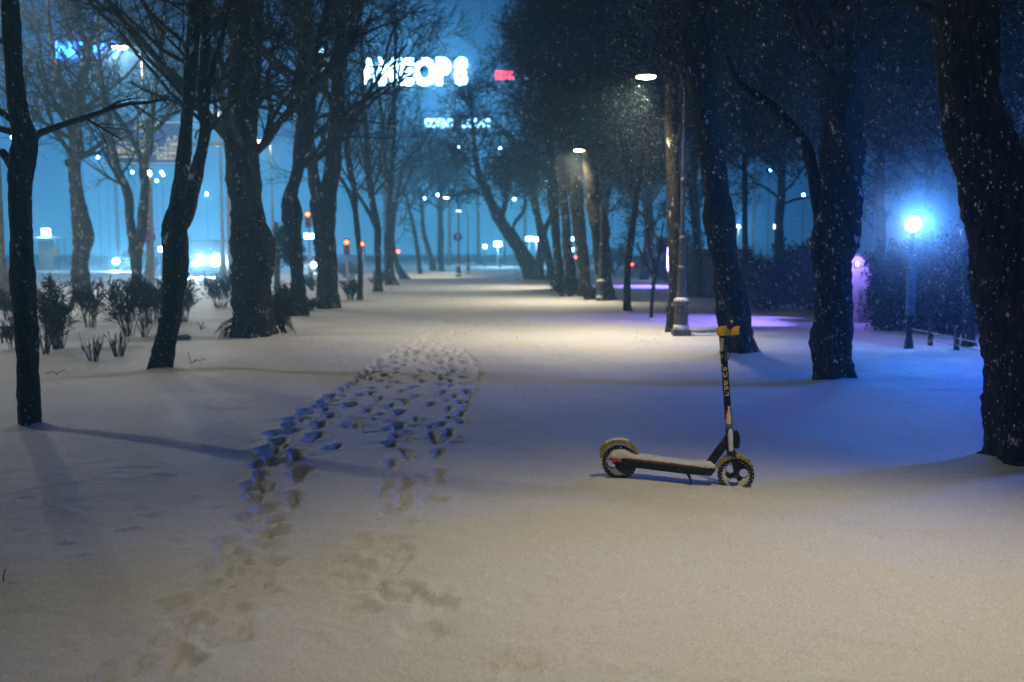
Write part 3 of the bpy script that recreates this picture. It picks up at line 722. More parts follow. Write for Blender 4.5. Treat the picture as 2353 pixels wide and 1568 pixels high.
# drooping evergreen fronds at the foot of the massive trunk
def fronds(px, py, D, label, side, n=26, L=.5):
    b = at(px, py, D); b[2] = float(hgt(b[0], b[1]))
    root = empty('drooping_plant', b, label=label, cat='plant', group='drooping plants at the massive trunk')
    m = MB()
    for k in range(n):
        a = rng.uniform(-1.0, 1.0) + (math.pi if side < 0 else 0); l = L * rng.uniform(.6, 1.2); z0 = rng.uniform(.18, .45)
        P = [(0, 0, z0)]
        for j in range(1, 7):
            t = j / 6; P.append((math.cos(a) * l * t, math.sin(a) * l * t * .6, z0 + .14 * t - .42 * t * t * rng.uniform(.9, 1.1)))
        w = .016
        for j in range(6):
            p, q = np.array(P[j]), np.array(P[j + 1]); s1 = w * math.sin(math.pi * (j + .3) / 7); s2 = w * math.sin(math.pi * (j + 1.3) / 7.3)
            nrmv = np.array([-math.sin(a), math.cos(a), .5])
            m.add([p - nrmv * s1, p + nrmv * s1, q + nrmv * s2, q - nrmv * s2, p + np.array([0, 0, .006]), q + np.array([0, 0, .006])], [(0, 1, 4), (0, 4, 5, 3), (4, 1, 2, 5), (3, 5, 2)])
    m.build('leaves', M['shrub_leaf'], root, fixn=False)
    c = MB(); c.tube([(0, 0, -.03), (.01, 0, .2), (0, .01, .46)], [.02, .016, .01], 6); c.build('stem', M['shrub_stem'], root)
fronds(552, 752, gD(775) - .35, 'drooping evergreen fronds left of the massive trunk foot', -1)
fronds(632, 745, gD(770) + .1, 'dark drooping fronds right of the massive trunk foot', 1, 34, .42)
shrub(648, 758, 668, 'tangled dark shrub against the right side of the massive trunk', 60, 16, 'twiggy', leafy=3600, fan=.5)
# palm-like conifer half hidden behind the massive trunk
tree('small weeping tree with hanging tufts behind the massive trunk', 36,
     [[(637, 690, 16), (637, 640, 15), (638, 590, 14), (636, 550, 12), (634, 510, 8)]], 'bark_pale',
     dict(z0=1.6, n1=26, n2=8, n3=5, L=.9, up=-.25, droop=.25, zmax=5), None, leaves=(7000, .05, .1, 'shrub_leaf'), name='weeping_tree')

def twigpiece(px, py, label, pts, name='twig', r=.006):
    g = gnd(px, py); z = float(hgt(g[0], g[1]))
    m = MB()
    for P in pts: m.tube([(a, .02 * i, c - .02) for i, (a, c) in enumerate(P)], np.linspace(r, r * .5, len(P)), 5)
    o = m.build(name, M['shrub_stem'], label=label, cat='twig', group='twigs poking out of the snow'); o.location = (g[0], g[1], z)
twigpiece(440, 838, 'thin forked twig standing in the snow right of the twin-stemmed tree', [[(0, 0), (-.03, .1), (-.06, .2)], [(0, .02), (.04, .07)]])
twigpiece(456, 834, 'small zigzag twig lying on the snow near the thin forked twig', [[(-.07, .02), (-.03, .05), (.01, .02), (.05, .06), (.10, .03)]], r=.009)
twigpiece(462, 756, 'little dead sprig between the upright shrub and the massive trunk', [[(0, 0), (-.05, .15), (-.12, .18)], [(0, .05), (.05, .2)], [(0, .03), (.09, .08)]], r=.012)
twigpiece(128, 860, 'bent bare twig on the snow right of the edge tree', [[(-.14, .04), (-.06, .06), (0, .03), (.1, .08), (.15, .02)], [(0, .03), (.06, .0)]])
twigpiece(18, 1322, 'broken twig in the snow at the left edge of the foreground', [[(-.02, 0), (-.035, .05), (-.03, .08)], [(0, .02), (.03, .0), (.06, .0)]], r=.004)

# low dark stone block by the twin-stemmed tree
g = gnd(415, 778); m = MB(); m.prism([(-.14, -.05), (.15, -.05), (.16, .07), (.10, .10), (-.12, .08), (-.16, .04)], -.12, .14)
o = m.build('stone_block', M['stone'], bevel=.012, label='low dark stone block with a flat top beside the twin-stemmed tree', cat='stone'); o.location = (g[0], g[1], float(hgt(g[0], g[1])))

# hedge masses on the right
def hedge(x0, x1, y, h, depth, n, label, size=.05, dome=.25):
    c = np.array([(x0 + x1) / 2, y, 0.0]); root = empty('hedge', c, label=label, cat='hedge', group='dark hedges on the right')
    k = int((x1 - x0) * 60)
    cx = rng.uniform(x0, x1, k) - c[0]; cy = rng.uniform(-depth / 2, depth / 2, k)
    top = h * (1 - dome * rng.random(k)) * (1 + .12 * np.sin(cx * 2.1) + .08 * np.sin(cx * 5.3 + 1))
    cz = top * rng.random(k) ** .7
    v, q = leafcloud(np.stack([cx, cy, cz + .05], -1), n, size, .12)
    mesh_np('leaves', v, q, M['leaf_dark'], root)
    B = int((x1 - x0) * 7); s = np.stack([rng.uniform(x0, x1, B) - c[0], rng.uniform(-.3, .3, B), np.full(B, -.05)], -1)
    d = nrm(np.stack([rng.normal(size=B) * .25, rng.normal(size=B) * .2, np.ones(B)], -1)); pts = [s]
    for j in range(6): d = nrm(d + rng.normal(size=(B, 3)) * .15); pts.append(pts[-1] + d * h * .17)
    P = np.stack(pts, 1); Rr = np.linspace(.02, .006, 7)[None].repeat(B, 0)
    P2, R2 = grow(P, Rr, 8, h * .3, 3, .6, .2, .1, .6, .2, 1, .005)
    v1, q1 = tubes(P, Rr, 5); v2, q2 = tubes(P2, R2, 3)
    mesh_np('stems', np.concatenate([v1, v2]), np.concatenate([q1, q2 + len(v1)]), M['shrub_stem'], root)
def X_at(px, D): return (px - 1176.5) / F * D
hedge(X_at(1722, 29), X_at(1890, 29), 29, 1.75, 1.4, 22000, 'dark ivy hedge between the leaning trunk and the violet-lit trunk')
hedge(X_at(2012, 22), X_at(2130, 22), 22, 1.75, 1.4, 16000, 'blue-lit hedge left of the glowing lamp post')
hedge(X_at(2120, 20.5), X_at(2330, 20.5), 20.8, 1.9, 1.4, 22000, 'dark hedge behind the low picket fence')
hedge(X_at(1530, 52), X_at(1640, 52), 56, 2.6, 2, 12000, 'far hedge showing above the grey wall', .08)

# ------------------------------------------------------------------ lamps
def arc(p0, p1, p2, n=10):
    p0, p1, p2 = map(np.array, (p0, p1, p2)); return [(1 - t) ** 2 * p0 + 2 * t * (1 - t) * p1 + t * t * p2 for t in np.linspace(0, 1, n)]
LAMP = {}
def path_lamp(x, y, label, rz=0.0, power=P_PATH, tilt=29, cone=140, blend=1.0, scale=1.0):
    root = empty('path_lamp', (x, y, float(hgt(x, y)) - .02), rz, label=label, cat='lamp post', group='lamp posts along the snowy walk')
    root.scale = (scale,) * 3
    if LAMP:
        for k, me in LAMP.items():
            o = bpy.data.objects.new(k, me); C.objects.link(o); o.parent = root
    else:
        m = MB()
        m.box(-.175, -.175, -.1, .175, .175, .14)
        m.lathe([(.15, .14), (.15, .18), (.135, .22), (.142, .5), (.13, .62), (.15, .64), (.165, .68), (.15, .74), (.10, .78), (.105, .82), (.088, .9), (.082, 1.3), (.095, 1.34), (.095, 1.38), (.07, 1.42), (.06, 1.9), (.075, 1.93), (.075, 1.97), (.042, 2.02), (.04, 3.05), (.055, 3.08), (.055, 3.12), (.038, 3.15), (.034, 4.35), (.05, 4.40), (.03, 4.44), (.06, 4.50), (.035, 4.56), (.022, 4.62), (.03, 4.70), (.012, 4.82), (.006, 5.05)], 16)
        LAMP['post'] = m.build('post', M['iron'], root, smooth=False, bevel=0).data
        m = MB()
        m.tube(arc((0, 0, 4.6), (-.02, 0, 5.45), (-.42, 0, 5.42), 12) + arc((-.42, 0, 5.42), (-.70, 0, 5.40), (-.76, 0, 5.28), 8)[1:], .018, 8)
        m.tube(arc((0, 0, 4.75), (-.06, 0, 5.0), (-.12, 0, 4.9), 6), .010, 6)
        m.lathe([(.003, 4.62), (.02, 4.66), (.012, 4.76), (.006, 4.98)], 8, (-.09, 0, 0))
        LAMP['arm'] = m.build('arm', M['iron'], root).data
        m = MB()
        m.lathe([(.03, 5.32), (.05, 5.28), (.08, 5.24), (.17, 5.19), (.215, 5.13), (.215, 5.11), (.19, 5.11), (.16, 5.15), (.03, 5.17)], 20, (-.76, 0, 0))
        LAMP['lamp_head'] = m.build('lamp_head', M['iron'], root, smooth=True).data
        m = MB(); m.lathe([(.188, 5.12), (.185, 5.095), (.12, 5.075), (.02, 5.07)], 20, (-.76, 0, 0))
        LAMP['lamp_lens'] = m.build('lamp_lens', M['lens_warm'], root, smooth=True).data
        m = MB()
        m.lathe([(.145, .66), (.158, .715), (.148, .752), (.10, .79)], 14)
        LAMP['snow_cap'] = m.build('snow_cap', M['snow_heap'], root, smooth=True).data
        m = MB(); m.lathe([(.168, .13), (.16, .19), (.145, .24)], 12)
        LAMP['base_snow'] = m.build('base_snow', M['snow_heap'], root, smooth=True).data
    if power: point('bulb', (-.76, 0, 5.02), WARM, power, .12, root, spot=(cone, blend, (0, math.radians(tilt), 0)))
    return root
D1, D2 = gD(772), gD(694)
x1, x2 = X_at(1566, D1), X_at(1381, D2)
path_lamp(x1, D1, 'nearest ornate path lamp post with snow on its base, right of the walk')
path_lamp(x2, D2, 'second ornate path lamp post beside a mossy trunk')
path_lamp(X_at(1263, 48) + .78, 48, 'third path lamp, its post hidden among the tight row of trunks')
path_lamp(2.85, 4.75, 'path lamp standing beside the camera on the right, out of the picture', power=P_PATH * .36, tilt=9, cone=82, blend=1.0)
path_lamp(X_at(1054, 70), 70, 'far path lamp post carrying the round blue sign', scale=1.08, power=P_PATH)
path_lamp(X_at(1076, 82), 82, 'farthest path lamp post, just right of the round blue sign', power=P_PATH)

ST = {}
def street_lamp(x, y, label, power=P_STREET, rz=0.0, arm=.95):
    root = empty('street_lamp', (x, y, -.02), rz, label=label, cat='street lamp', group='tall street lamps along the boulevard')
    if ST:
        for k, me in ST.items():
            o = bpy.data.objects.new(k, me); C.objects.link(o); o.parent = root
    else:
        m = MB(); m.lathe([(.26, -.1), (.26, .12), (.20, .2), (.22, .5), (.18, .9), (.16, 1.0), (.15, 1.2), (.11, 1.4), (.13, 1.45), (.10, 1.5), (.095, 3.1), (.13, 3.16), (.09, 3.22), (.085, 5.0), (.11, 5.05), (.07, 5.12), (.05, 9.6), (.07, 9.65), (.02, 9.9)], 14)
        ST['post'] = m.build('post', M['pole_grey'], root).data
        m = MB(); m.tube(arc((0, 0, 9.3), (-.1, 0, 9.95), (-.6, 0, 10.0), 10), .03, 8)
        ST['arm'] = m.build('arm', M['pole_grey'], root).data
        m = MB(); m.prism([(-1.25, 9.97), (-.58, 9.95), (-.55, 10.03), (-.7, 10.09), (-1.05, 10.10), (-1.27, 10.03)], -.14, .14)
        ST['lamp_head'] = m.build('lamp_head', M['pole_grey'], root, bevel=.02).data
        m = MB(); m.prism([(-1.22, 9.93), (-1.0, 9.89), (-.75, 9.89), (-.62, 9.93), (-.62, 9.955), (-1.22, 9.965)], -.12, .12)
        ST['lamp_lens'] = m.build('lamp_lens', M['lens_street'], root, bevel=.01).data
    if power: point('bulb', (-.92, 0, 9.8), STREET, power, .18, root, spot=(178, .06))
    return root
street_lamp(X_at(345, 41), 41, 'tall street lamp with two traffic signs on its post', 2800)
street_lamp(X_at(8, 29), 29, 'tall street lamp post at the left edge, its lamp above the picture', 1100)
street_lamp(-17.0, 15.9, 'tall street lamp on the near left, outside the picture', 2150)
street_lamp(X_at(515, 58), 58, 'tall street lamp glowing just left of the massive trunk', 1100)
street_lamp(X_at(630, 75), 75, 'tall street lamp glowing behind the twigs right of the massive trunk', 1000)

# small cold street lights far off, each a pole with a bare globe
FL = {}
def far_lamp(px, py, D, label, power=0, h=None):
    p = at(px, py, D)
    root = empty('distant_lamp', (p[0], D, 0), label=label, cat='distant lamp', group='small cold lamps shining in the haze')
    H = p[2]
    if not FL:
        m = MB(); m.lathe([(.035, 0), (.03, .3), (.02, .99), (.015, 1.0)], 6); FL['pole'] = m.build('pole', M['iron'], root).data
        m = MB(); m.lathe([(.02, -.13), (.10, -.08), (.13, 0), (.10, .08), (.02, .13)], 10); FL['globe'] = m.build('globe', M['lens_cyan'], root, smooth=True).data
        for o in root.children: C.objects.unlink(o); bpy.data.objects.remove(o)
    o = bpy.data.objects.new('pole', FL['pole']); C.objects.link(o); o.parent = root; o.scale = (1, 1, H - .1)
    o = bpy.data.objects.new('globe', FL['globe']); C.objects.link(o); o.parent = root; o.location = (0, 0, H); o.scale = (D / 105,) * 3
    if power: point('bulb', (0, -.3, H), (.3, .7, 1), power, .2, root)
far = [(188, 326, 95, 'cold distant lamp touching the gnarled pale trunk'), (224, 362, 110, 'bright cold lamp between the gnarled tree and the forked tree'),
       (245, 377, 125, 'faint cold lamp below the left corner of the direction sign'), (304, 396, 128, 'cold lamp just under the direction sign, left of the fork'),
       (371, 396, 120, 'upper cold lamp of the close pair under the sign'), (375, 402, 120, 'lower cold lamp of the close pair under the sign'),
       (360, 416, 140, 'faint cold lamp below the close pair'), (475, 446, 120, 'cold lamp between the twin-stemmed tree and the massive trunk'),
       (28, 316, 90, 'cold lamp at the left edge behind the edge tree'), (1054, 337, 110, 'cold lamp below the left end of the facade sign'),
       (1149, 340, 110, 'bright cold lamp inside the leaning tree crown'), (1347, 421, 90, 'cold lamp seen through the tight right row'),
       (977, 456, 130, 'leftmost of three cold lamps above the walk end'), (1006, 448, 135, 'middle one of three cold lamps above the walk end'),
       (1032, 445, 130, 'rightmost of three cold lamps above the walk end'), (1182, 458, 120, 'cold lamp in the crook of the leaning tree'),
       (1768, 393, 75, 'cold lamp between the leaning trunk and the violet-lit trunk'), (1846, 448, 75, 'cold lamp against the left side of the violet-lit trunk'),
       (1317, 279, 80, 'blue cold lamp high among the right crowns'), (1697, 521, 60, 'bright cold lamp just right of the big leaning trunk')]
for i, (px, py, D, lab) in enumerate(far):
    far_lamp(px, py, D, lab, power={1: 1500, 9: 1500, 10: 1800, 19: 900, 8: 900, 7: 1200}.get(i, 0))

# the glaring blue lamp on the right
Db = 17.6; xb = X_at(2092, Db)
root = empty('glowing_lamp', (xb, Db, 0), label='lamp post with a glaring blue-white globe in falling snow', cat='lamp post')
m = MB(); m.lathe([(.09, -.05), (.07, .1), (.05, .2), (.045, .6), (.04, 2.0)], 10); m.build('post', M['black'], root)
m = MB(); m.box(-.07, -.07, .56, .07, .03, 1.62); m.build('panel', M['panel_dim'], root, bevel=.01)
m = MB(); m.lathe([(.02, 2.03), (.10, 2.06), (.135, 2.15), (.10, 2.25), (.02, 2.29)], 14); m.build('globe', M['lens_blue'], root, smooth=True)
point('bulb', (0, -.3, 2.17), BLUE, 120, .1, root)
point('bulb', (0, -.28, 2.17), (.03, .32, 1), 230, .1, root, spot=(150, .6, (math.radians(-108), 0, 0)))

root = empty('glowing_lamp', (X_at(2238, 18.2), 18.2, 0), label='small violet-white lamp half hidden by the huge right edge trunk', cat='lamp post')
m = MB(); m.lathe([(.04, -.05), (.03, .1), (.025, 1.9)], 8); m.build('post', M['black'], root)
m = MB(); m.lathe([(.02, 1.88), (.09, 1.92), (.12, 2.02), (.12, 2.14), (.09, 2.22), (.02, 2.25)], 12); m.build('globe', M['lens_violet'], root, smooth=True)
point('bulb', (-.05, -.3, 2.05), VIOLET, 90, .1, root)
# the flood light that washes the right side blue stands outside the picture
root = empty('flood_light', (10.6, 11.3, 0), label='blue flood light on a mast to the right, outside the picture', cat='flood light')
m = MB(); m.lathe([(.08, -.1), (.06, .4), (.05, 3.4)], 10); m.build('post', M['black'], root)
m = MB(); m.box(-.1, -.25, 3.4, .1, .25, 3.8); m.build('housing', M['black'], root, bevel=.01)
m = MB(); m.box(-.13, -.2, 3.45, -.102, .2, 3.75); m.build('lens', M['lens_blue'], root)
point('bulb', (-.35, 0, 3.6), (.0, .13, 1.0), 1650, .5, root, spot=(125, .7, (math.radians(14), math.radians(46), 0)))

# ------------------------------------------------------------------ shed, walls, fence on the right
Dw = 23.6
def pw(px, py, D=Dw): q = at(px, py, D); return (q[0], q[2])
root = empty('shed', (X_at(1940, Dw), Dw, 0), label='low shed with an arched end wall washed by violet light', cat='shed')
ox = X_at(1940, Dw)
poly = [pw(1905, 587), pw(1930, 584), pw(1975, 590), pw(1998, 606), pw(2010, 640), pw(2010, 748), pw(1905, 748)]
poly = [(a - ox, max(b, -.1)) for a, b in poly]
m = MB(); m.prism(poly, 0, .5); m.build('wall', M['wall_pale'], root)
m = MB(); a_, b_ = pw(1972, 660)[0] - ox, pw(2000, 660)[0] - ox; m.box(a_, -.03, .0, b_, -.003, pw(1972, 665)[1]); dr = m.build('door', M['concrete'], root, bevel=.004)
m = MB(); m.box(a_ + .02, -.05, .42, a_ + .05, -.032, .48); m.build('handle', M['black'], dr)
rp = [pw(1900, 584), pw(1930, 580), pw(1978, 586), pw(2004, 602), pw(2040, 652)]
rp = [(a - ox, b) for a, b in rp]
m = MB(); m.prism(rp + [(a + .0, b - .05) for a, b in rp[::-1]], -.12, .6); m.build('roof', M['iron'], root)
lr = MB(); lr.box(-.03, -.1, -.03, .03, 0, .03); 
lamp = empty('wall_lamp', (X_at(1966, Dw - .1), Dw, at(1966, 606, Dw)[2]), label='violet wall lamp at the top of the shed wall', cat='wall lamp')
lr.build('bracket', M['black'], lamp)
m = MB(); m.lathe([(.01, -.06), (.035, -.04), (.035, .02), (.01, .04)], 10, (0, -.14, 0)); m.build('lens', M['lens_violet'], lamp, smooth=True)
point('bulb', (-.05, -.45, .05), VIOLET, 60, .05, lamp)
# second violet lamp, hidden from us by the broad trunk, throws the long violet pool on the snow
lamp = empty('flood_light', (X_at(1905, 24.6), 24.2, 0), label='violet flood light low behind the broad violet-lit trunk', cat='flood light')
m = MB(); m.lathe([(.03, 0), (.025, 1.9)], 8); m.build('post', M['black'], lamp)
m = MB(); m.box(-.14, -.05, 1.85, .14, .05, 2.05); m.build('housing', M['black'], lamp)
m = MB(); m.box(-.12, -.07, 1.87, .12, -.052, 2.03); m.build('lens', M['lens_violet'], lamp)
point('bulb', (-.2, -.2, 1.9), VIOLET, 1500, .08, lamp, spot=(84, .35, (math.radians(8), math.radians(38), 0)))
lamp = empty('flood_light', (X_at(1537, 50), 50, 0), label='violet light column left of the grey wall', cat='flood light')
m = MB(); m.lathe([(.05, 0), (.05, .7)], 8); m.build('post', M['black'], lamp)
m = MB(); m.lathe([(.06, .7), (.10, .75), (.12, 1.4), (.10, 1.9), (.05, 2.0)], 10); m.build('lens', M['lens_violet'], lamp, smooth=True)
point('bulb', (-.9, -.5, 2.3), VIOLET, 1300, .1, lamp, spot=(120, .4))

Dg = 37.6
root = empty('concrete_wall', (X_at(1630, Dg), Dg, 0), label='grey concrete wall behind the nearest path lamp', cat='wall')
a, b = X_at(1568, Dg) - X_at(1630, Dg), X_at(1720, Dg) - X_at(1630, Dg)
m = MB(); m.box(a, -.1, -.1, b, .1, 1.72); m.build('panel', M['concrete'], root)
m = MB(); m.box(a - .03, -.14, 1.722, b + .03, .14, 1.80); m.build('coping', M['stone'], root, bevel=.01)
for k in range(4):
    m = MB(); xx = a + (b - a) * k / 3; m.box(xx - .09, -.15, -.1, xx + .09, -.103, 1.715); m.build('pilaster', M['concrete'], root)
tree('thin dark trunk standing in front of the grey wall', 36, [[(1608, 688, 18), (1605, 640, 16), (1606, 590, 14), (1598, 540, 11), (1590, 480, 9), (1584, 420, 7)]], 'bark_dark',
     dict(z0=2.4, n1=16, n2=7, n3=5, L=1.8), G_R)
root = empty('post', (X_at(1718, 33), 33, 0), label='pale square post right of the big leaning trunk', cat='post')
m = MB(); m.box(-.08, -.08, -.1, .08, .08, 1.78); m.build('shaft', M['concrete'], root, bevel=.01)
m = MB(); m.box(-.10, -.10, 1.782, .10, .10, 1.86); m.build('cap', M['snow_heap'], root, bevel=.02)

# low picket fence
root = empty('picket_fence', (X_at(2200, 17), 17.0, 0), label='low pale picket fence in the blue light at the right', cat='fence')
fx0, fx1 = X_at(2080, 19.5), X_at(2275, 15.8); rx0 = X_at(2200, 17)
def fy(x): return 19.3 + (15.9 - 19.3) * (x - fx0) / (fx1 - fx0) - 17.0
k = 0; x = fx0
while x < fx1:
    m = MB(); y = fy(x); m.prism([(x - rx0 - .012, -.05), (x - rx0 + .012, -.05), (x - rx0 + .012, .26), (x - rx0, .285), (x - rx0 - .012, .26)], y - .008, y + .008)
    m.build('picket', M['fence_white'], root); x += .058
    k += 1
    if k > 90: break
for z in (.07, .2):
    m = MB(); m.tube([(fx0 - rx0, fy(fx0) + .03, z), (fx1 - rx0, fy(fx1) + .03, z)], .012, 6); m.build('rail', M['fence_white'], root)
for px in (2080, 2140, 2205, 2270):
    x = fx0 + (px - 2080) / 190 * (fx1 - fx0)
    m = MB(); m.box(x - rx0 - .035, fy(x) - .09, -.05, x - rx0 + .035, fy(x) - .02, .40); m.build('fence_post', M['black'], root)

# ------------------------------------------------------------------ text helper
def text_mesh(txt, size, matl, parent, loc, name='lettering', rot=(math.pi / 2, 0, 0), ext=.005, sx=1.0, bold=0.0, align='CENTER'):
    cu = bpy.data.curves.new('t', 'FONT'); cu.body = txt; cu.size = size; cu.extrude = ext; cu.offset = bold
    cu.align_x = align; cu.align_y = 'CENTER'
    o = bpy.data.objects.new('t', cu); C.objects.link(o)
    bpy.context.view_layer.update()
    me = bpy.data.meshes.new_from_object(o.evaluated_get(bpy.context.evaluated_depsgraph_get()))
    bpy.data.objects.remove(o); me.materials.clear(); me.materials.append(matl)
    r = bpy.data.objects.new(name, me); C.objects.link(r); r.parent = parent
    r.location = loc; r.rotation_euler = rot; r.scale = (sx, 1, 1)
    return r

# ------------------------------------------------------------------ direction sign over the boulevard
Ds = 52.0
def sx(px): return X_at(px, Ds)
cxs = sx(350); zc = at(350, 329, Ds)[2]
root = empty('direction_sign', (cxs, Ds, 0), label='large blue direction sign with white place names over the boulevard', cat='road sign')
w2 = (sx(448) - sx(252)) / 2; h2 = 49 / F * Ds
m = MB(); m.box(-w2, -.03, zc - h2, w2, .03, zc + h2); m.build('panel', M['sign_blue'], root, bevel=.01)
m = MB()
for (a, b, c, d) in [(-w2 + .03, zc + h2 - .10, w2 - .03, zc + h2 - .05), (-w2 + .03, zc - h2 + .05, w2 - .03, zc - h2 + .10), (-w2 + .03, zc - h2 + .101, -w2 + .08, zc + h2 - .101), (w2 - .08, zc - h2 + .101, w2 - .03, zc + h2 - .101)]:
    m.box(a, -.045, b, c, -.031, d)
m.build('border', M['sign_white'], root)
def plate(px0, py0, px1, py1):
    a = at(px0, py0, Ds); b = at(px1, py1, Ds); m = MB(); m.box(a[0] - cxs, -.05, b[2], b[0] - cxs, -.031, a[2]); m.build('name_plate', M['sign_white'], root)
plate(309, 283, 366, 304); plate(256, 342, 335, 363); plate(361, 349, 440, 367); plate(379, 329, 424, 346)
def st(txt, px, py, s, mm):
    q = at(px, py, Ds); text_mesh(txt, s, M[mm], root, (q[0] - cxs, -.056 if mm == 'sign_black' else -.040, q[2]), 'place_name', align='LEFT', ext=.003, sx=.9, bold=.006)
st('Centru', 313, 294, .50, 'sign_black'); st('Constanta', 253, 324, .46, 'sign_white'); st('Urziceni', 253, 339, .40, 'sign_white')
st('O Inel Pum', 258, 353, .44, 'sign_black'); st('O Inel P', 364, 358, .44, 'sign_black'); st('A.P.', 383, 320, .42, 'sign_white'); st('Buzau', 383, 338, .40, 'sign_black')
m = MB(); cc = at(349, 341, Ds); rr = .27
for k in range(22):
    a0, a1 = -2.2 + k * .2, -2.2 + (k + 1) * .2
    m.prism([(cc[0] - cxs + r_ * math.cos(t), cc[2] + r_ * math.sin(t)) for r_, t in ((rr, a0), (rr, a1), (rr + .06, a1), (rr + .06, a0))], -.042, -.031)
q = cc[0] - cxs; z = cc[2]
m.prism([(q + .33, z - .03), (q + .5, z - .03), (q + .5, z - .10), (q + .66, z), (q + .5, z + .10), (q + .5, z + .03), (q + .33, z + .03)], -.042, -.031)
m.prism([(q - .33, z + .17), (q - .42, z + .17), (q - .42, z + .12), (q - .56, z + .20), (q - .42, z + .28), (q - .42, z + .23), (q - .33, z + .23)], -.042, -.031)
m.prism([(q - .03, z + .34), (q + .03, z + .34), (q + .03, z + .6), (q + .1, z + .6), (q, z + .75), (q - .1, z + .6), (q - .03, z + .6)], -.042, -.031)
m.build('junction_symbol', M['sign_white'], root)
m = MB(); px_ = sx(528) - cxs
m.lathe([(.20, -.1), (.20, .3), (.14, .4), (.11, 5.9), (.05, 6.9)], 10, (px_, .3, 0)); m.build('post', M['pole_grey'], root)
m = MB(); zb = at(350, 331, Ds)[2]
m.tube([(px_, .3, zb), (-w2 + .3, .12, zb)], .09, 8); m.tube([(px_, .3, zb + .8), (-w2 + .3, .12, zb + .6)], .06, 8); m.build('arm', M['pole_grey'], root)

# traffic signs on the street lamp post
def sign_at(px, py, D, kind, label, r=.34):
    q = at(px, py, D); root = empty('traffic_sign', (q[0], D - .16, q[2]), label=label, cat='traffic sign')
    if kind == 'tri':
        m = MB(); t = [(0, r * 1.25), (-r * 1.0, -r * .75), (r * 1.0, -r * .75)]; m.prism(t, -.012, .012); m.build('rim', M['sign_red'], root, bevel=.003)
        m = MB(); m.prism([(0, r * .78), (-r * .62, -r * .50), (r * .62, -r * .50)], -.018, -.013); m.build('face', M['sign_white'], root)
        m = MB(); m.prism([(-.02, .12), (.03, .14), (.05, 0), (.09, -.15), (.05, -.15), (0, -.03), (-.05, -.15), (-.09, -.15), (-.03, .02)], -.024, -.019); m.build('symbol', M['sign_black'], root)
    else:
        def disc(rad, y0, y1): m = MB(); m.prism([(rad * math.cos(t), rad * math.sin(t)) for t in np.linspace(0, 2 * math.pi, 25)[:-1]], y0, y1); return m
        if kind == 'stop':
            disc(r, -.012, .012).build('rim', M['sign_red'], root); disc(r * .82, -.018, -.013).build('face', M['sign_blue'], root)
            m = MB()
            for a in (.785, -.785):
                c, s = math.cos(a), math.sin(a); l, w = r * .80, r * .09
                m.prism([(c * l - s * w, s * l + c * w), (-c * l - s * w, -s * l + c * w), (-c * l + s * w, -s * l - c * w), (c * l + s * w, s * l - c * w)], -.024 - (.001 if a > 0 else 0), -.019)
            m.build('cross', M['sign_red'], root)
        else:
            disc(r, -.012, .012).build('face', M['sign_blue'], root)
            m = MB(); m.prism([(-.03, -.2), (.03, -.2), (.03, .05), (.1, .05), (0, .22), (-.1, .05), (-.03, .05)], -.018, -.013); m.build('arrow', M['sign_white'], root)
    m = MB(); m.box(-.03, .013, -.03, .03, .10, .03); m.build('clamp', M['pole_grey'], root)
sign_at(345, 519, 41, 'tri', 'red-bordered warning triangle above the crossed round sign', .27)
sign_at(345, 545, 41, 'stop', 'round blue no-stopping sign with a red cross below the triangle', .285)
sign_at(1052, 545, 70, 'blue', 'round dark blue arrow sign on the far path lamp post', .30)

# ------------------------------------------------------------------ bus shelter
Dk = 95.0
root = empty('bus_shelter', (X_at(118, Dk), Dk, 0), label='small bus shelter with a flat roof and poster panel across the boulevard', cat='bus shelter')
ox = X_at(118, Dk)
def k2(px, py): q = at(px, py, Dk); return q[0] - ox, q[2]
xa, zt_ = k2(87, 545); xb_, _ = k2(147, 545)
m = MB(); m.box(xa, -.6, zt_ - .12, xb_, .9, zt_); m.build('roof', M['white_panel'], root, bevel=.02)
m = MB(); a, z1 = k2(88, 553); b, _ = k2(123, 553); m.box(a, -.05, .05, b, .05, z1); m.build('poster_panel', M['concrete'], root, bevel=.02)
for px in (90, 127, 143):
    m = MB(); a, _ = k2(px, 550); m.lathe([(.05, 0), (.05, zt_ - .12)], 8, (a, .5, 0)); m.build('post', M['pole_grey'], root)
m = MB(); a, z1 = k2(129, 576); m.box(a - .25, -.1, z1 - .6, a + .25, .12, z1 + .3); m.build('ticket_box', M['fender'], root, bevel=.02)
q = empty('lit_sign', (X_at(114, Dk), Dk - .2, zt_), label='glowing white square box standing on the bus shelter roof', cat='lit sign')
m = MB(); a = 18 / F * Dk; m.box(-a / 2, -.1, .02, a / 2, .1, .02 + a); m.build('light_box', M['panel_light'], q, bevel=.04)
m = MB(); m.box(-a / 2 - .03, -.13, 0, a / 2 + .03, .13, .018); m.build('base', M['iron'], q)
point('bulb', (0, -.6, .5), (.6, .85, 1), 500, .2, q)

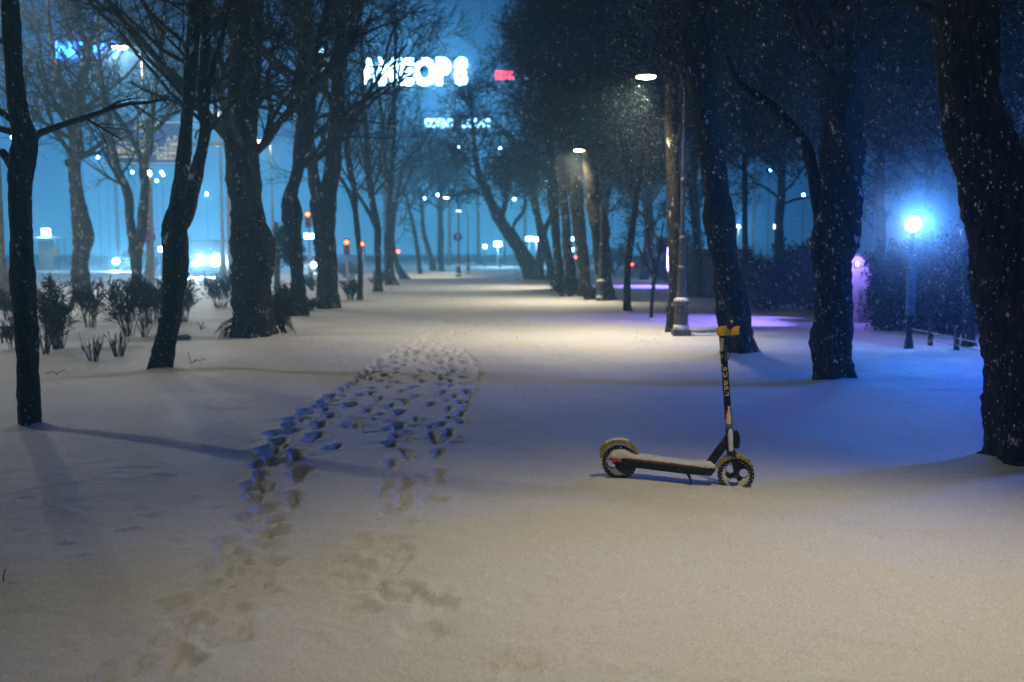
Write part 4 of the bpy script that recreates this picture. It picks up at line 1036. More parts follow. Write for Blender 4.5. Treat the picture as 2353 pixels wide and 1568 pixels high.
# ------------------------------------------------------------------ traffic lights
def traffic_light(px, py, D, label, post=True):
    q = at(px, py, D); root = empty('traffic_light', (q[0], D, 0), label=label, cat='traffic light', group='red traffic lights')
    z = q[2]
    m = MB(); m.lathe([(.10, 0), (.07, .2), (.06, z + .2)], 8, (0, .2, 0)); m.build('post', M['pole_grey'], root)
    m = MB(); m.box(-.17, -.1, z - .75, .17, .14, z + .22); m.build('housing', M['black'], root, bevel=.03)
    m = MB(); m.lathe([(.11, -.115), (.11, -.10)], 14, (0, 0, z), axis='y'); m.build('red_lens', M['lens_red'], root)
    for k in (1, 2):
        m = MB(); m.lathe([(.10, -.11), (.10, -.10)], 14, (0, 0, z - .28 * k), axis='y'); m.build('dark_lens', M['glass'], root)
    point('bulb', (0, -.4, z), (1, .05, .02), 60, .08, root)
traffic_light(708, 493, 58, 'high red traffic light between the knotted tree and the V-forked tree')
traffic_light(797, 557, 58, 'bright red traffic light right of the V-forked tree')
traffic_light(833, 561, 75, 'small red light just right of the slender tree')
traffic_light(1526, 561, 60, 'small red traffic light left of the snow-capped trunk')

# ------------------------------------------------------------------ vehicles
def car(px, D, rz, label, paint='car_dark', head=True, tail=False, power=0, width=1.75, name='parked_car', sep=None):
    x = X_at(px, D); root = empty(name, (x, D, 0), rz, label=label, cat='car', group='cars on the boulevard')
    body = [(-2.1, .28), (-2.15, .6), (-2.05, .82), (-1.2, .95), (1.25, .98), (2.0, .92), (2.1, .6), (2.08, .28)]
    def side(poly, y0, y1, mt, nm, bev):
        m = MB(); n = len(poly); V = [(y, x_, z) for y in (y0, y1) for x_, z in poly]   # length along local y
        Fc = [tuple(range(n)), tuple(range(n, 2 * n))[::-1]] + [(k, (k + 1) % n, (k + 1) % n + n, k + n) for k in range(n)]
        m.add(V, Fc); return m.build(nm, mt, root, bevel=bev)
    w = width / 2
    side(body, -w, w, M[paint], 'body', .06)
    cab = [(-1.15, .952), (-.55, 1.42), (.85, 1.44), (1.45, .982)]
    side(cab, -w + .14, w - .14, M['glass'], 'window', .05)
    side([(-.50, 1.425), (-.40, 1.47), (.75, 1.49), (.85, 1.445)], -w + .16, w - .16, M['snow_heap'], 'roof', .02)
    for sy in (-1, 1):
        for yy in (-1.35, 1.3):
            m = MB(); m.lathe([(.31, -.1), (.32, -.06), (.32, .06), (.31, .1)], 14, (sy * (w - .08), yy, .31), axis='x'); wl = m.build('wheel', M['rubber'], root)
        if head:
            m = MB(); m.lathe([(.17, -2.20), (.18, -2.14)], 12, (sy * (w - .22), 0, .66), axis='y'); m.build('headlight', M['lens_head'], root)
            if power: point('bulb', (sy * (w - .22), -2.35, .68), (.45, .78, 1), power, .08, root, spot=(150, .6, (math.radians(-92), 0, 0)))
        if tail:
            m = MB(); m.box(sy * (w - .22) - .12, -2.19, .6, sy * (w - .22) + .12, -2.14, .75); m.build('tail_light', M['lens_red'], root)
    return root
van = car(317, 95, .0, 'oncoming car whose two headlights flank the forked tree trunk', power=1500, width=1.65)
van.scale = (1.35,) * 3
car(1460, 88, 0, 'car seen from behind with two small red tail lights', head=False, tail=True, width=1.2 + .45, paint='car_silver')
car(710, 86, .1, 'hazy oncoming car behind the gap left of the V-forked tree', power=250, paint='car_silver')
# truck with glaring lamps
Dt = 70.0; root = empty('truck', (X_at(478, Dt), Dt, 0), label='oncoming truck dazzling with four bright lamps left of the massive trunk', cat='truck')
m = MB(); m.box(-1.15, .0, .45, 1.15, 2.0, 2.55); m.build('cab', M['car_dark'], root, bevel=.08)
m = MB(); m.box(-.98, -.035, 1.55, .98, -.002, 2.25); m.build('windscreen', M['glass'], root, bevel=.01)
m = MB(); m.box(-1.12, 2.1, .9, 1.12, 7.5, 2.5); m.build('cargo_box', M['car_dark'], root, bevel=.05)
m = MB(); m.box(-1.18, -.22, .35, 1.18, -.005, .75); m.build('bumper', M['black'], root, bevel=.04)
for sx_ in (-1, 1):
    for yy in (.9, 5.6):
        m = MB(); m.lathe([(.44, -.14), (.46, -.1), (.46, .1), (.44, .14)], 16, (sx_ * 1.0, yy, .46), axis='x'); m.build('wheel', M['rubber'], root)
for (lx, lz, r_) in [(-.45, 1.35, .13), (.55, 1.32, .16), (-.7, .95, .17), (.62, .93, .17)]:
    m = MB(); m.lathe([(r_, -.30), (r_, -.23)], 14, (lx, 0, lz), axis='y'); m.build('headlight', M['lens_head'], root)
    point('bulb', (lx, -.55, lz), (.55, .75, 1), 1300, .12, root, spot=(150, .6, (math.radians(-92), 0, 0)))

# lit shop and stop panels in the haze
def lit_panel(px, py, w, h, D, label, mt='panel_light', power=0, cat='lit sign', group='small lit panels in the haze'):
    q = at(px, py, D); a, b = w / F * D / 2, h / F * D / 2
    root = empty('lit_sign', (q[0], D, 0), label=label, cat=cat, group=group)
    m = MB(); m.box(-a, -.06, q[2] - b, a, .06, q[2] + b); m.build('light_box', M[mt], root, bevel=min(b * .3, .05))
    m = MB(); m.box(-.05, .061, -.05, .05, .14, q[2]); m.build('post', M['pole_grey'], root)
    if power: point('bulb', (0, -.5, q[2]), (.4, .8, 1), power, .2, root)
lit_panel(1144, 561, 17, 11, 120, 'bright white lit panel left of the leaning tree foot', power=1200)
lit_panel(1216, 549, 15, 9, 118, 'left one of two joined lit panels behind the leaning tree')
lit_panel(1232, 550, 17, 9, 118, 'right one of two joined lit panels behind the leaning tree', power=1200)
lit_panel(1319, 549, 14, 8, 118, 'small lit panel glimpsed inside the tight right row')
lit_panel(710, 543, 20, 11, 105, 'oval white lit sign with blue rim between two left trunks', 'neon_white', power=500)
lit_panel(1114, 567, 8, 8, 115, 'round white light low at the walk end, left of the lit panel')
lit_panel(863, 579, 6, 7, 100, 'small cold light low beside the far left row')
lit_panel(959, 580, 6, 7, 100, 'small cold light low beside the small far trees')
lit_panel(1315, 574, 6, 8, 90, 'cyan light low inside the tight right row', 'lens_cyan')
lit_panel(369, 573, 9, 10, 72, 'white round light right of the traffic sign post')
lit_panel(915, 578, 6, 6, 100, 'tiny red light low at the end of the left row', 'lens_red')
lit_panel(1324, 591, 5, 5, 90, 'tiny red light low between the tight right trunks', 'lens_red')
lit_panel(1783, 521, 8, 8, 50, 'warm yellow light above the dark ivy hedge', 'lens_warm')
lit_panel(343, 398, 6, 9, 40.6, 'small bright white light halfway up the sign-carrying street lamp', 'lens_street')

# ------------------------------------------------------------------ neon signs high over the haze
def neon(txt, px, py, hpx, wpx, D, label, mt, bold=.0, glow=0, gcol=(.3, .65, 1), name='neon_sign', post=True, split=True):
    q = at(px, py, D); root = empty(name, (q[0], D, q[2]), label=label, cat='neon sign')
    H = hpx / F * D; Wd = wpx / F * D
    n = len(txt); cw = Wd / n
    for i, ch in enumerate(txt):
        if ch == ' ': continue
        text_mesh(ch, H * 1.36, M[mt], root, (-Wd / 2 + cw * (i + .5), 0, 0), 'letter', ext=.15, sx=cw / (H * .98), bold=bold * H)
    m = MB()
    m.box(-Wd / 2, .3, -H * .42, Wd / 2, .38, -H * .36); m.box(-Wd / 2, .3, H * .30, Wd / 2, .38, H * .36)
    for k in range(int(n) + 1):
        x = -Wd / 2 + Wd * k / n; m.box(x - .06, .39, -H * .9, x + .06, .5, H * .36)
    m.build('frame', M['pole_grey'], root)
    for sx_ in ((-.3, .3) if Wd > 5 else (0,)):
        m = MB(); m.lathe([(.3, -q[2] - .5), (.22, -q[2] * .5), (.16, -H * .9)], 8, (Wd * sx_, .7, 0)); m.build('mast', M['pole_grey'], root)
    if glow:
        for k in range(2): point('bulb', (-Wd / 4 + Wd / 2 * k, -2.5, 0), gcol, glow, .8, root)
neon('AMEOPS', 955, 168, 56, 246, 149, 'long dazzling white-blue roof sign high above the walk', 'neon_white', bold=.07, glow=1500)
neon('COENT LOANS', 1052, 284, 19, 150, 149, 'short line of glowing white-blue letters below the big roof sign', 'neon_cyan', bold=.03, glow=1500)
neon('NOVI', 205, 117, 36, 150, 139, 'blue roof sign tangled in branches at the upper left', 'neon_blue', bold=.03, glow=2000, gcol=(.05, .3, 1))
neon('EDR', 1158, 174, 18, 44, 149, 'small red neon letters right of the big roof sign', 'neon_red', bold=.03)
neon('I', 1207, 168, 38, 26, 149, 'upright blue-white emblem right of the red letters', 'neon_cyan', bold=.04)
neon('D', 741, 150, 64, 22, 149, 'tall narrow white-blue sign between the V-forked tree limbs', 'neon_white', bold=.03)
neon('VIU', 1742, 183, 22, 84, 129, 'deep blue neon sign glinting through the right crowns', 'neon_blue', bold=.05)
for r in [o for o in bpy.data.objects if o.name.startswith('neon_sign')]: pass

# ------------------------------------------------------------------ scooter
YAW = -math.radians(13)
fw = gnd(1692, 1117)                               # where the front tyre meets the snow
sc = empty('electric_scooter', (fw[0], fw[1], float(hgt(fw[0], fw[1]))), YAW,
           label='black rental kick scooter with yellow fenders parked in the snow', cat='scooter')
KX = fw[1] / F / math.cos(YAW); KZ = fw[1] / F
def sc_(px, py): return ((px / 3.470 + 1317.6 - 1692) * KX, (1117 - (py / 3.470 + 696.5)) * KZ - .008)
RF = .128
fc = sc_(1293, 1350); fc = (fc[0], RF - .036)
rc = sc_(356, 1262); rc = (rc[0] + .015, RF + .012)
def wheel(c, name, spokes=True, phase=0.0):
    root = MB()
    prof = []
    for k in range(13):                             # rounded tyre section
        a = math.pi * k / 12 - math.pi / 2
        prof.append((RF - .022 + .022 * math.cos(a), .024 * math.sin(a)))
    prof += [(RF - .034, .020), (RF - .034, -.020)]
    n = 48; V = []; Fc = []
    for r, y in prof:
        for k in range(n):
            t = 2 * math.pi * k / n; V.append((r * math.cos(t), y, r * math.sin(t)))
    mN = len(prof)
    for i in range(mN):
        for k in range(n):
            Fc.append((i * n + k, i * n + (k + 1) % n, ((i + 1) % mN) * n + (k + 1) % n, ((i + 1) % mN) * n + k))
    root.add(V, Fc)
    w = root.build(name, M['rubber'], sc, smooth=True); w.location = (c[0], 0, c[1])
    # honeycomb holes of the solid tyre: pale snow-filled pits in two rings
    m = MB()
    for ring, (rr, rad, cnt) in enumerate(((RF - .011, .0052, 26), (RF - .027, .0040, 26))):
        for k in range(cnt):
            t = 2 * math.pi * (k + ring * .5) / cnt
            for s in (-1, 1):
                y = s * (.0235 if ring else .0205)
                P = [(rr * math.cos(t) + rad * math.cos(u), y, rr * math.sin(t) + rad * math.sin(u)) for u in np.linspace(0, 6.283, 9)[:-1]]
                P.append((rr * math.cos(t), y + s * .0016, rr * math.sin(t)))
                m.add(P, [(i, (i + 1) % 8, 8) for i in range(8)])
    m.build('tyre_pit', M['snow_heap'], w, kind='stuff')
    # rim with three large round openings
    m = MB(); ro, holes = RF - .036, .031
    import bmesh
    bm = bmesh.new(); N_ = 60
    # sectors: build a 2D grid in polar coords and drop cells inside the openings
    nr = 12; vs = {}
    for s in (-1, 1):
        for i in range(nr + 1):
            for k in range(N_ * 2):
                r = .016 + (ro - .016) * i / nr; t = 2 * math.pi * k / (N_ * 2)
                vs[s, i, k] = bm.verts.new((r * math.cos(t), s * .010, r * math.sin(t)))
    def inhole(i, k):
        r = .016 + (ro - .016) * (i + .5) / nr; t = 2 * math.pi * (k + .5) / (N_ * 2)
        for h in range(3):
            a = phase + h * 2.094; cx, cz = .056 * math.cos(a), .056 * math.sin(a)
            if math.hypot(r * math.cos(t) - cx, r * math.sin(t) - cz) < holes: return True
        return False
    cell = {(i, k): not inhole(i, k) for i in range(nr) for k in range(N_ * 2)}
    for (i, k), ok in cell.items():
        if not ok: continue
        k2 = (k + 1) % (N_ * 2)
        for s in (-1, 1): 
            f = (vs[s, i, k], vs[s, i, k2], vs[s, i + 1, k2], vs[s, i + 1, k]); bm.faces.new(f if s > 0 else f[::-1])
        for (ii, kk), (a, b) in {(i - 1, k): ((i, k), (i, k2)), (i + 1, k): ((i + 1, k), (i + 1, k2)), (i, (k - 1) % (N_ * 2)): ((i, k), (i + 1, k)), (i, k2): ((i, k2), (i + 1, k2))}.items():
            if not cell.get((ii, kk), False):
                bm.faces.new((vs[-1, a[0], a[1]], vs[-1, b[0], b[1]], vs[1, b[0], b[1]], vs[1, a[0], a[1]]))
    for v in [v for v in bm.verts if not v.link_faces]: bm.verts.remove(v)
    bmesh.ops.recalc_face_normals(bm, faces=bm.faces)
    me = bpy.data.meshes.new('rim'); bm.to_mesh(me); bm.free(); me.materials.append(M['black'])
    o = bpy.data.objects.new('rim', me); C.objects.link(o); o.parent = w
    # snow packed on the rim face, heavier at the bottom, leaving the openings free
    bm = bmesh.new(); pts = {}
    def keep(r, t):
        x, z = r * math.cos(t), r * math.sin(t)
        for h in range(3):
            a = phase + h * 2.094
            if math.hypot(x - .056 * math.cos(a), z - .056 * math.sin(a)) < holes + .004: return False
        low = (-z + .02 - .0 * x) / ro
        return r > ro * (.80 - .62 * max(0, min(1, low * .9 + .22 * math.sin(3 * t + 1)))) and not (z > .03 and x > .0)
    NR, NT = 16, 120
    for i in range(NR + 1):
        for k in range(NT):
            r = .02 + (RF - .030 - .02) * i / NR; t = 2 * math.pi * k / NT
            pts[i, k] = bm.verts.new((r * math.cos(t), -.012 - .006 * math.sin(math.pi * i / NR) - rng.uniform(0, .0015), r * math.sin(t)))
    for i in range(NR):
        for k in range(NT):
            if keep(.02 + (RF - .05) * (i + .5) / NR, 2 * math.pi * (k + .5) / NT): bm.faces.new((pts[i, k], pts[i + 1, k], pts[i + 1, (k + 1) % NT], pts[i, (k + 1) % NT]))
    for v in [v for v in bm.verts if not v.link_faces]: bm.verts.remove(v)
    ext = bmesh.ops.extrude_face_region(bm, geom=list(bm.faces)); bmesh.ops.translate(bm, vec=(0, .006, 0), verts=[g_ for g_ in ext['geom'] if isinstance(g_, bmesh.types.BMVert)])
    bmesh.ops.recalc_face_normals(bm, faces=bm.faces)
    me = bpy.data.meshes.new('packed_snow'); bm.to_mesh(me); bm.free(); me.materials.append(M['snow_heap'])
    o = bpy.data.objects.new('packed_snow', me); C.objects.link(o); o.parent = w
    m = MB(); m.lathe([(.006, -.034), (.018, -.032), (.022, -.018), (.022, .018), (.018, .032), (.006, .034)], 16, axis='y'); m.build('hub', M['black'], w, smooth=True)
    return w
wf = wheel(fc, 'front_wheel', phase=.25); wr = wheel(rc, 'rear_wheel', phase=1.2)
# hub motor cover on the rear wheel
m = MB(); m.lathe([(.01, -.050), (.05, -.049), (.062, -.040), (.064, .040), (.05, .048), (.01, .05)], 24, axis='y'); o = m.build('hub_motor', M['black'], sc, smooth=True); o.location = (rc[0] + .035, 0, rc[1] - .005)

def fender(c, a0, a1, r, mt, name, wd=.034):
    m = MB(); n = 26
    for (ri, ro_, y0, y1) in ((r, r + .012, -wd, wd), (r - .010, r + .008, -wd - .003, -wd), (r - .010, r + .008, wd, wd + .003)):
        V = []; Fc = []
        for k in range(n + 1):
            t = a0 + (a1 - a0) * k / n; e = 1 - .5 * max(0, abs(k / n - .5) * 2 - .8) / .2
            for rr, y in ((ri, y0), (ri, y1), (ri + (ro_ - ri) * e, y1), (ri + (ro_ - ri) * e, y0)): V.append((rr * math.cos(t), y, rr * math.sin(t)))
        for k in range(n):
            for j in range(4):
                j2 = (j + 1) % 4; Fc.append((k * 4 + j, k * 4 + j2, (k + 1) * 4 + j2, (k + 1) * 4 + j))
        Fc += [(0, 1, 2, 3), (n * 4 + 3, n * 4 + 2, n * 4 + 1, n * 4)]
        m.add(V, Fc)
    o = m.build(name, mt, sc, smooth=False); o.location = (c[0], 0, c[1]); return o
fender(fc, math.radians(30), math.radians(160), RF + .008, M['fender'], 'front_fender')
rfd = fender((rc[0] + .005, rc[1] + .014), math.radians(22), math.radians(172), RF + .012, M['fender'], 'rear_fender')
m = MB(); m.prism([(-.150, .085), (-.118, .125), (-.098, .118), (-.105, .095), (-.135, .060)], -.022, .022); m.build('tail_light_housing', M['fender'], rfd, bevel=.004)
# snow lying on the rear fender and behind it
def blob(name, parts, parent, sub=2, mt='snow_heap'):
    """heaped snow: deformed ellipsoids fused into one lumpy surface"""
    mb = bpy.data.metaballs.new('mb'); mb.resolution = .012; mb.threshold = .05
    for (x, y, z, rx_, ry_, rz_) in parts:
        e = mb.elements.new(type='ELLIPSOID'); e.co = (x, y, z); e.size_x = 1; e.size_y = ry_ / rx_; e.size_z = rz_ / rx_; e.radius = rx_; e.stiffness = 1
    o = bpy.data.objects.new('mb', mb); C.objects.link(o); bpy.context.view_layer.update()
    me = bpy.data.meshes.new_from_object(o.evaluated_get(bpy.context.evaluated_depsgraph_get())); bpy.data.objects.remove(o)
    me.materials.clear(); me.materials.append(M[mt])
    me.polygons.foreach_set('use_smooth', [True] * len(me.polygons))
    r = bpy.data.objects.new(name, me); C.objects.link(r); r.parent = parent; return r

def L2(pl, dz=0): return [(sc_(*p)[0], sc_(*p)[1] + dz) for p in pl]
deck = L2([(385, 1235), (400, 1228), (1100, 1282), (1140, 1298), (1105, 1350), (860, 1340), (480, 1311), (400, 1292)])
m = MB(); m.prism(deck, -.075, .075); m.build('deck', M['black'], sc, bevel=.006)
m = MB(); m.prism(L2([(420, 1233), (990, 1275), (985, 1284), (420, 1243)]), -.0775, -.0755); m.build('red_stripe', M['red'], sc)
m = MB(); m.prism(L2([(470, 1252), (1060, 1293), (1060, 1298), (470, 1257)]), -.0775, -.0755); m.build('trim_line', M['iron'], sc)
m = MB(); m.prism(L2([(315, 1238), (382, 1243), (380, 1262), (345, 1268), (330, 1285)]), -.082, -.070); m.build('side_reflector', M['red_reflector'], sc, bevel=.001)
m = MB(); m.prism(L2([(300, 1238), (400, 1238), (470, 1262), (480, 1320), (420, 1345), (380, 1300), (330, 1290)]), -.069, -.058); m.prism(L2([(300, 1238), (400, 1238), (470, 1262), (480, 1320), (420, 1345), (380, 1300), (330, 1290)]), .058, .069); m.build('rear_bracket', M['black'], sc, bevel=.002)
# snow lying along the deck
parts = []
top = lambda px: np.interp(px, [385, 400, 1100], [1235, 1228, 1282])
for px in range(330, 1120, 14):
    h_ = np.interp(px, [330, 370, 420, 470, 540, 700, 860, 980, 1040, 1090, 1110], [52, 62, 56, 36, 24, 17, 14, 18, 30, 46, 20])
    x, z = sc_(px, top(px)); hh = h_ / 3.47 * KZ
    for y in (-.05, -.018, .018, .05):
        parts.append((x, y + rng.uniform(-.004, .004), z + hh * .22, .034, .034, max(.012, hh * .95) * rng.uniform(.9, 1.08)))
blob('deck_snow', parts, sc)
parts = []
for a in np.linspace(math.radians(70), math.radians(128), 12):
    r = RF + .030; parts.append((rc[0] + r * math.cos(a), 0, rc[1] + .014 + r * math.sin(a), .022, .032, .016))
blob('fender_snow', parts, sc)
# neck tube from the deck up to the steering head
m = MB()
a, b = sc_(1092, 1262), sc_(1222, 1062); d = np.array([b[0] - a[0], b[1] - a[1]]); d /= np.linalg.norm(d); nn = np.array([-d[1], d[0]]) * .030
A = np.array(a) - d * .015; B = np.array(b) + d * .03
m.prism([tuple(A - nn), tuple(B - nn), tuple(B + nn), tuple(A + nn)], -.026, .026); m.build('neck_tube', M['black'], sc, bevel=.006)
# steering head and lower column
def seg(p, q): return np.array([sc_(*p)[0], 0, sc_(*p)[1]]), np.array([sc_(*q)[0], 0, sc_(*q)[1]])
def tub(p, q, r0, r1, mt, name, n=18, parent=None, **k):
    A, B = seg(p, q); m = MB(); m.tube(np.linspace(A, B, 5), np.linspace(r0, r1, 5), n); return m.build(name, mt, parent or sc, smooth=False, **k)
tub((1246, 1145), (1236, 975), .030, .027, M['black'], 'steering_head')
stem = tub((1237, 1000), (1170, 215), .0245, .0245, M['black'], 'stem', 24)
# front lamp and battery housing
m = MB(); m.prism(L2([(1268, 1000), (1280, 984), (1300, 986), (1316, 1015), (1322, 1060), (1318, 1115), (1305, 1130), (1280, 1126), (1268, 1105)]), -.032, .032); m.build('battery_pack', M['black'], sc, bevel=.008)
parts = []
for py in range(985, 1140, 11):
    x, z = sc_(np.interp(py, [985, 1140], [1244, 1252]), py); parts.append((x, -.016, z, .024 if py > 1000 else .017, .030, .022))
blob('column_snow', parts, sc)
# fork
m = MB(); m.prism(L2([(1218, 1150), (1285, 1152), (1292, 1195), (1262, 1196), (1252, 1186), (1222, 1184)]), -.042, .042); m.build('fork_crown', M['black'], sc, bevel=.005)
tub((1272, 1215), (1266, 1150), .014, .016, M['iron'], 'spring')
for s in (-1, 1):
    m = MB(); m.prism(L2([(1258, 1212), (1296, 1214), (1306, 1262), (1306, 1362), (1280, 1366), (1272, 1300)]), s * .040 - .006, s * .040 + .006); m.build('fork_leg', M['black'], sc, bevel=.003)
m = MB(); m.lathe([(.004, -.056), (.010, -.054), (.011, -.048)], 8, (sc_(1292, 1352)[0], 0, sc_(1292, 1352)[1]), axis='y'); m.build('axle_nut', M['iron'], sc)
tub((1300, 1335), (1334, 1290), .004, .004, M['cream'], 'valve_stem', 8)
# kickstand
A, B = seg((925, 1355), (956, 1418)); A[1] = -.03; B[1] = -.10; m = MB(); m.tube([A, (A + B) / 2 + np.array([.004, 0, 0]), B], [.012, .008, .006], 8); m.build('kickstand', M['black'], sc)

# stem decorations: pale worn sticker streaks, teal band, lettering
sa, sb = seg((1237, 1000), (1170, 215)); sdir = (sb - sa) / np.linalg.norm(sb - sa)
side = np.array([sdir[2], 0, -sdir[0]])             # towards the front of the scooter
def wrap(t0, t1, a0, a1, mt, name, r=.0249, jag=.0, seedk=0):
    """a thin curved sticker on the stem between heights t (0..1) and angles a (0 = facing us)"""
    m = MB(); nT, nA = 16, 8; V = []; loc = np.random.default_rng(seedk)
    for i in range(nT + 1):
        t = t0 + (t1 - t0) * i / nT; c = sa + (sb - sa) * t
        j0, j1 = loc.normal() * jag, loc.normal() * jag
        q0 = a0(i / nT) if callable(a0) else a0; q1 = a1(i / nT) if callable(a1) else a1
        for k in range(nA + 1):
            a = q0 + j0 + (q1 + j1 - q0 - j0) * k / nA
            V.append(c + side * r * math.sin(a) + np.array([0, -1, 0]) * r * math.cos(a))
    Fc = [(i * (nA + 1) + k, i * (nA + 1) + k + 1, (i + 1) * (nA + 1) + k + 1, (i + 1) * (nA + 1) + k) for i in range(nT) for k in range(nA)]
    m.add(V, Fc); return m.build(name, mt, stem, smooth=True, fixn=False)
wrap(.84, .975, lambda s: -1.0 + .25 * s, lambda s: -.15 + .75 * s, M['cream'], 'sticker', jag=.10, seedk=1)
wrap(.775, .81, -.9, -.2, M['yellow'], 'sticker', jag=.12, seedk=2)
wrap(.74, .90, .25, 1.35, M['teal'], 'sticker', r=.02475, jag=.08, seedk=3)
wrap(.09, .27, lambda s: -.95 + 1.2 * s, lambda s: .75 + .15 * s, M['cream'], 'sticker', jag=.10, seedk=4)
wrap(.13, .235, lambda s: -1.3 + .9 * s, lambda s: -.85 + 1.0 * s, M['red'], 'sticker', r=.0251, jag=.08, seedk=5)
wrap(.0, .09, -1.3, 1.3, M['teal'], 'sticker', jag=.05, seedk=6)
# word on the stem, reading downwards, bent round the tube
cu = bpy.data.curves.new('t', 'FONT'); cu.body = 'splash'; cu.size = .082; cu.extrude = .0004; cu.offset = .0005; cu.align_x = 'CENTER'; cu.align_y = 'CENTER'
o = bpy.data.objects.new('t', cu); C.objects.link(o); bpy.context.view_layer.update()
me = bpy.data.meshes.new_from_object(o.evaluated_get(bpy.context.evaluated_depsgraph_get())); bpy.data.objects.remove(o)
co = np.empty(len(me.vertices) * 3); me.vertices.foreach_get('co', co); co = co.reshape(-1, 3)
lenx = co[:, 0].max() - co[:, 0].min(); want = .205
u = (co[:, 0] - (co[:, 0].max() + co[:, 0].min()) / 2) * want / lenx; v = co[:, 1] * .74
tc_ = 1 - (585 - 215) / (1000 - 215)
cc = sa + (sb - sa) * tc_
ang = (v - v.mean()) / .0252 + .02
rr = .0252 + co[:, 2] * 1.0
pos = cc[None] - sdir[None] * u[:, None] + side[None] * (rr * np.sin(ang))[:, None] + np.array([0, -1, 0])[None] * (rr * np.cos(ang))[:, None]
me.vertices.foreach_set('co', pos.ravel()); me.update(); me.materials.clear(); me.materials.append(M['cream'])
o = bpy.data.objects.new('lettering', me); C.objects.link(o); o.parent = stem

# handlebar head: yellow cover, black grips seen almost end-on, pale grip end
m = MB(); m.prism(L2([(1120, 156), (1160, 142), (1205, 138), (1265, 146), (1303, 138), (1296, 165), (1302, 205), (1250, 210), (1180, 216), (1136, 222), (1124, 190)]), -.035, .035); hc = m.build('handlebar_cover', M['yellow'], sc, bevel=.006)
hx, hz = sc_(1228, 128)
m = MB(); m.tube([(hx, .24, hz - .02), (hx, .10, hz - .012), (hx, 0, hz - .008), (hx, -.10, hz), (hx, -.24, hz + .004)], .0125, 14); m.build('handlebar', M['black'], sc)
for s in (-1, 1):
    m = MB(); m.lathe([(.016, 0), (.019, .004), (.0175, .05), (.0175, .11), (.020, .115), (.016, .12)], 16, (hx, s * .245 - (.12 if s > 0 else 0), hz + (.004 if s < 0 else -.02)), axis='y'); gr = m.build('grip', M['rubber'], sc)
gx_, gz_ = sc_(1238, 103)
m = MB(); m.lathe([(.020, -.03), (.026, -.012), (.026, .012), (.018, .03)], 14, (hx, -.09, hz), axis='y'); m.build('throttle', M['rubber'], sc)
m = MB(); m.tube([(hx, -.02, hz), (gx_ - .006, -.05, gz_ - .02), (gx_, -.06, gz_)], [.014, .011, .009], 10); m.build('bell_post', M['rubber'], sc)
m = MB(); m.lathe([(.002, -.014), (.008, -.012), (.0115, -.004), (.0115, .004), (.006, .012)], 14, (gx_, -.066, gz_ + .002), axis='y'); m.build('bell', M['cream_white'], sc, smooth=True)
lx, lz = sc_(1250, 222)
m = MB(); m.tube([(hx, -.08, hz - .01), (lx - .02, -.09, lz + .01), (lx + .02, -.10, lz + .006)], [.005, .005, .004], 8); m.build('brake_lever', M['iron'], sc)
m = MB()
m.tube([sa * .0 + np.array([hx + .01, -.01, hz - .02]), np.array([hx + .03, -.02, hz - .09]), sb + (sa - sb) * .25 + np.array([.028, 0, 0])], [.003] * 3, 6)
m.build('brake_cable', M['rubber'], sc)
PILES.append((fw[0] + .02, fw[1] + .06, .10, .015))
rw = Matrix.Rotation(YAW, 3, 'Z') @ Vector((rc[0], 0, 0)); rwx, rwy = fw[0] + rw.x, fw[1] + rw.y
PILES.append((rwx, rwy, .22, .035)); 

make_ground()

# ------------------------------------------------------------------ falling snow and ice glints (uncountable)
def flakes(name, n, lab):
    dep = 3.6 + 28 * rng.random(n) ** 1.3
    px = rng.uniform(-100, 2450, n); keep = rng.random(n) < np.interp(px, [0, 900, 1400, 1800, 2353], [.5, .55, .8, 1, 1]); dep, px = dep[keep], px[keep]
    n = len(dep); z = rng.uniform(.05, 1, n) * (CH + dep * .30)
    c = np.stack([(px - 1176.5) / F * dep, dep, z], -1)
    g_ = np.array([xb, Db - 1.0, 2.2]) + rng.normal(size=(11000, 3)) * np.array([.8, .8, .9]); g_ = g_[g_[:, 2] > .1]  # extra flakes massed round the blue and path lamps to swell their glow
    for lx_, ly_, lz_ in ((x1 - .76, D1, 4.2), (x2 - .76, D2, 4.2)): g_ = np.concatenate([g_, np.array([lx_, ly_ - .3, lz_]) + rng.normal(size=(3000, 3)) * np.array([.5, .5, 1.0])])
    c = np.concatenate([c, g_]); dep = c[:, 1]; n = len(c)
    r = rng.uniform(.0007, .0021, (n, 1)) * (1 + .03 * dep[:, None])
    dv = nrm(np.array([[.28, -.1, -1]]) + rng.normal(size=(n, 3)) * .18); u = nrm(np.cross(dv, rng.normal(size=(n, 3)))); w = np.cross(dv, u)
    el_ = rng.uniform(1.5, 4, (n, 1))
    V = np.stack([c + dv * r * el_, c - dv * r * el_, c + u * r, c - u * r, c + w * r, c - w * r], 1).reshape(-1, 3)
    F8 = np.array([(0, 2, 4), (0, 4, 3), (0, 3, 5), (0, 5, 2), (1, 4, 2), (1, 3, 4), (1, 5, 3), (1, 2, 5)])
    Q = (np.arange(n) * 6)[:, None, None] + F8[None]
    mesh_np(name, V, Q.reshape(-1, 3), M['flake'], label=lab, cat='falling snow', kind='stuff')
fm = mat('flake', (.85, .86, .9), .5); tb = fm.node_tree
tr = N(fm, 'ShaderNodeBsdfTranslucent'); tr.inputs[0].default_value = (.85, .88, .95, 1); ms = N(fm, 'ShaderNodeMixShader'); ms.inputs[0].default_value = .6
tb.links.new(tb.nodes['Principled BSDF'].outputs[0], ms.inputs[1]); tb.links.new(tr.outputs[0], ms.inputs[2]); tb.links.new(ms.outputs[0], tb.nodes['Material Output'].inputs[0])
M['flake'] = fm
flakes('falling_snow', 30000, 'fine snowflakes drifting down through the lamplight')
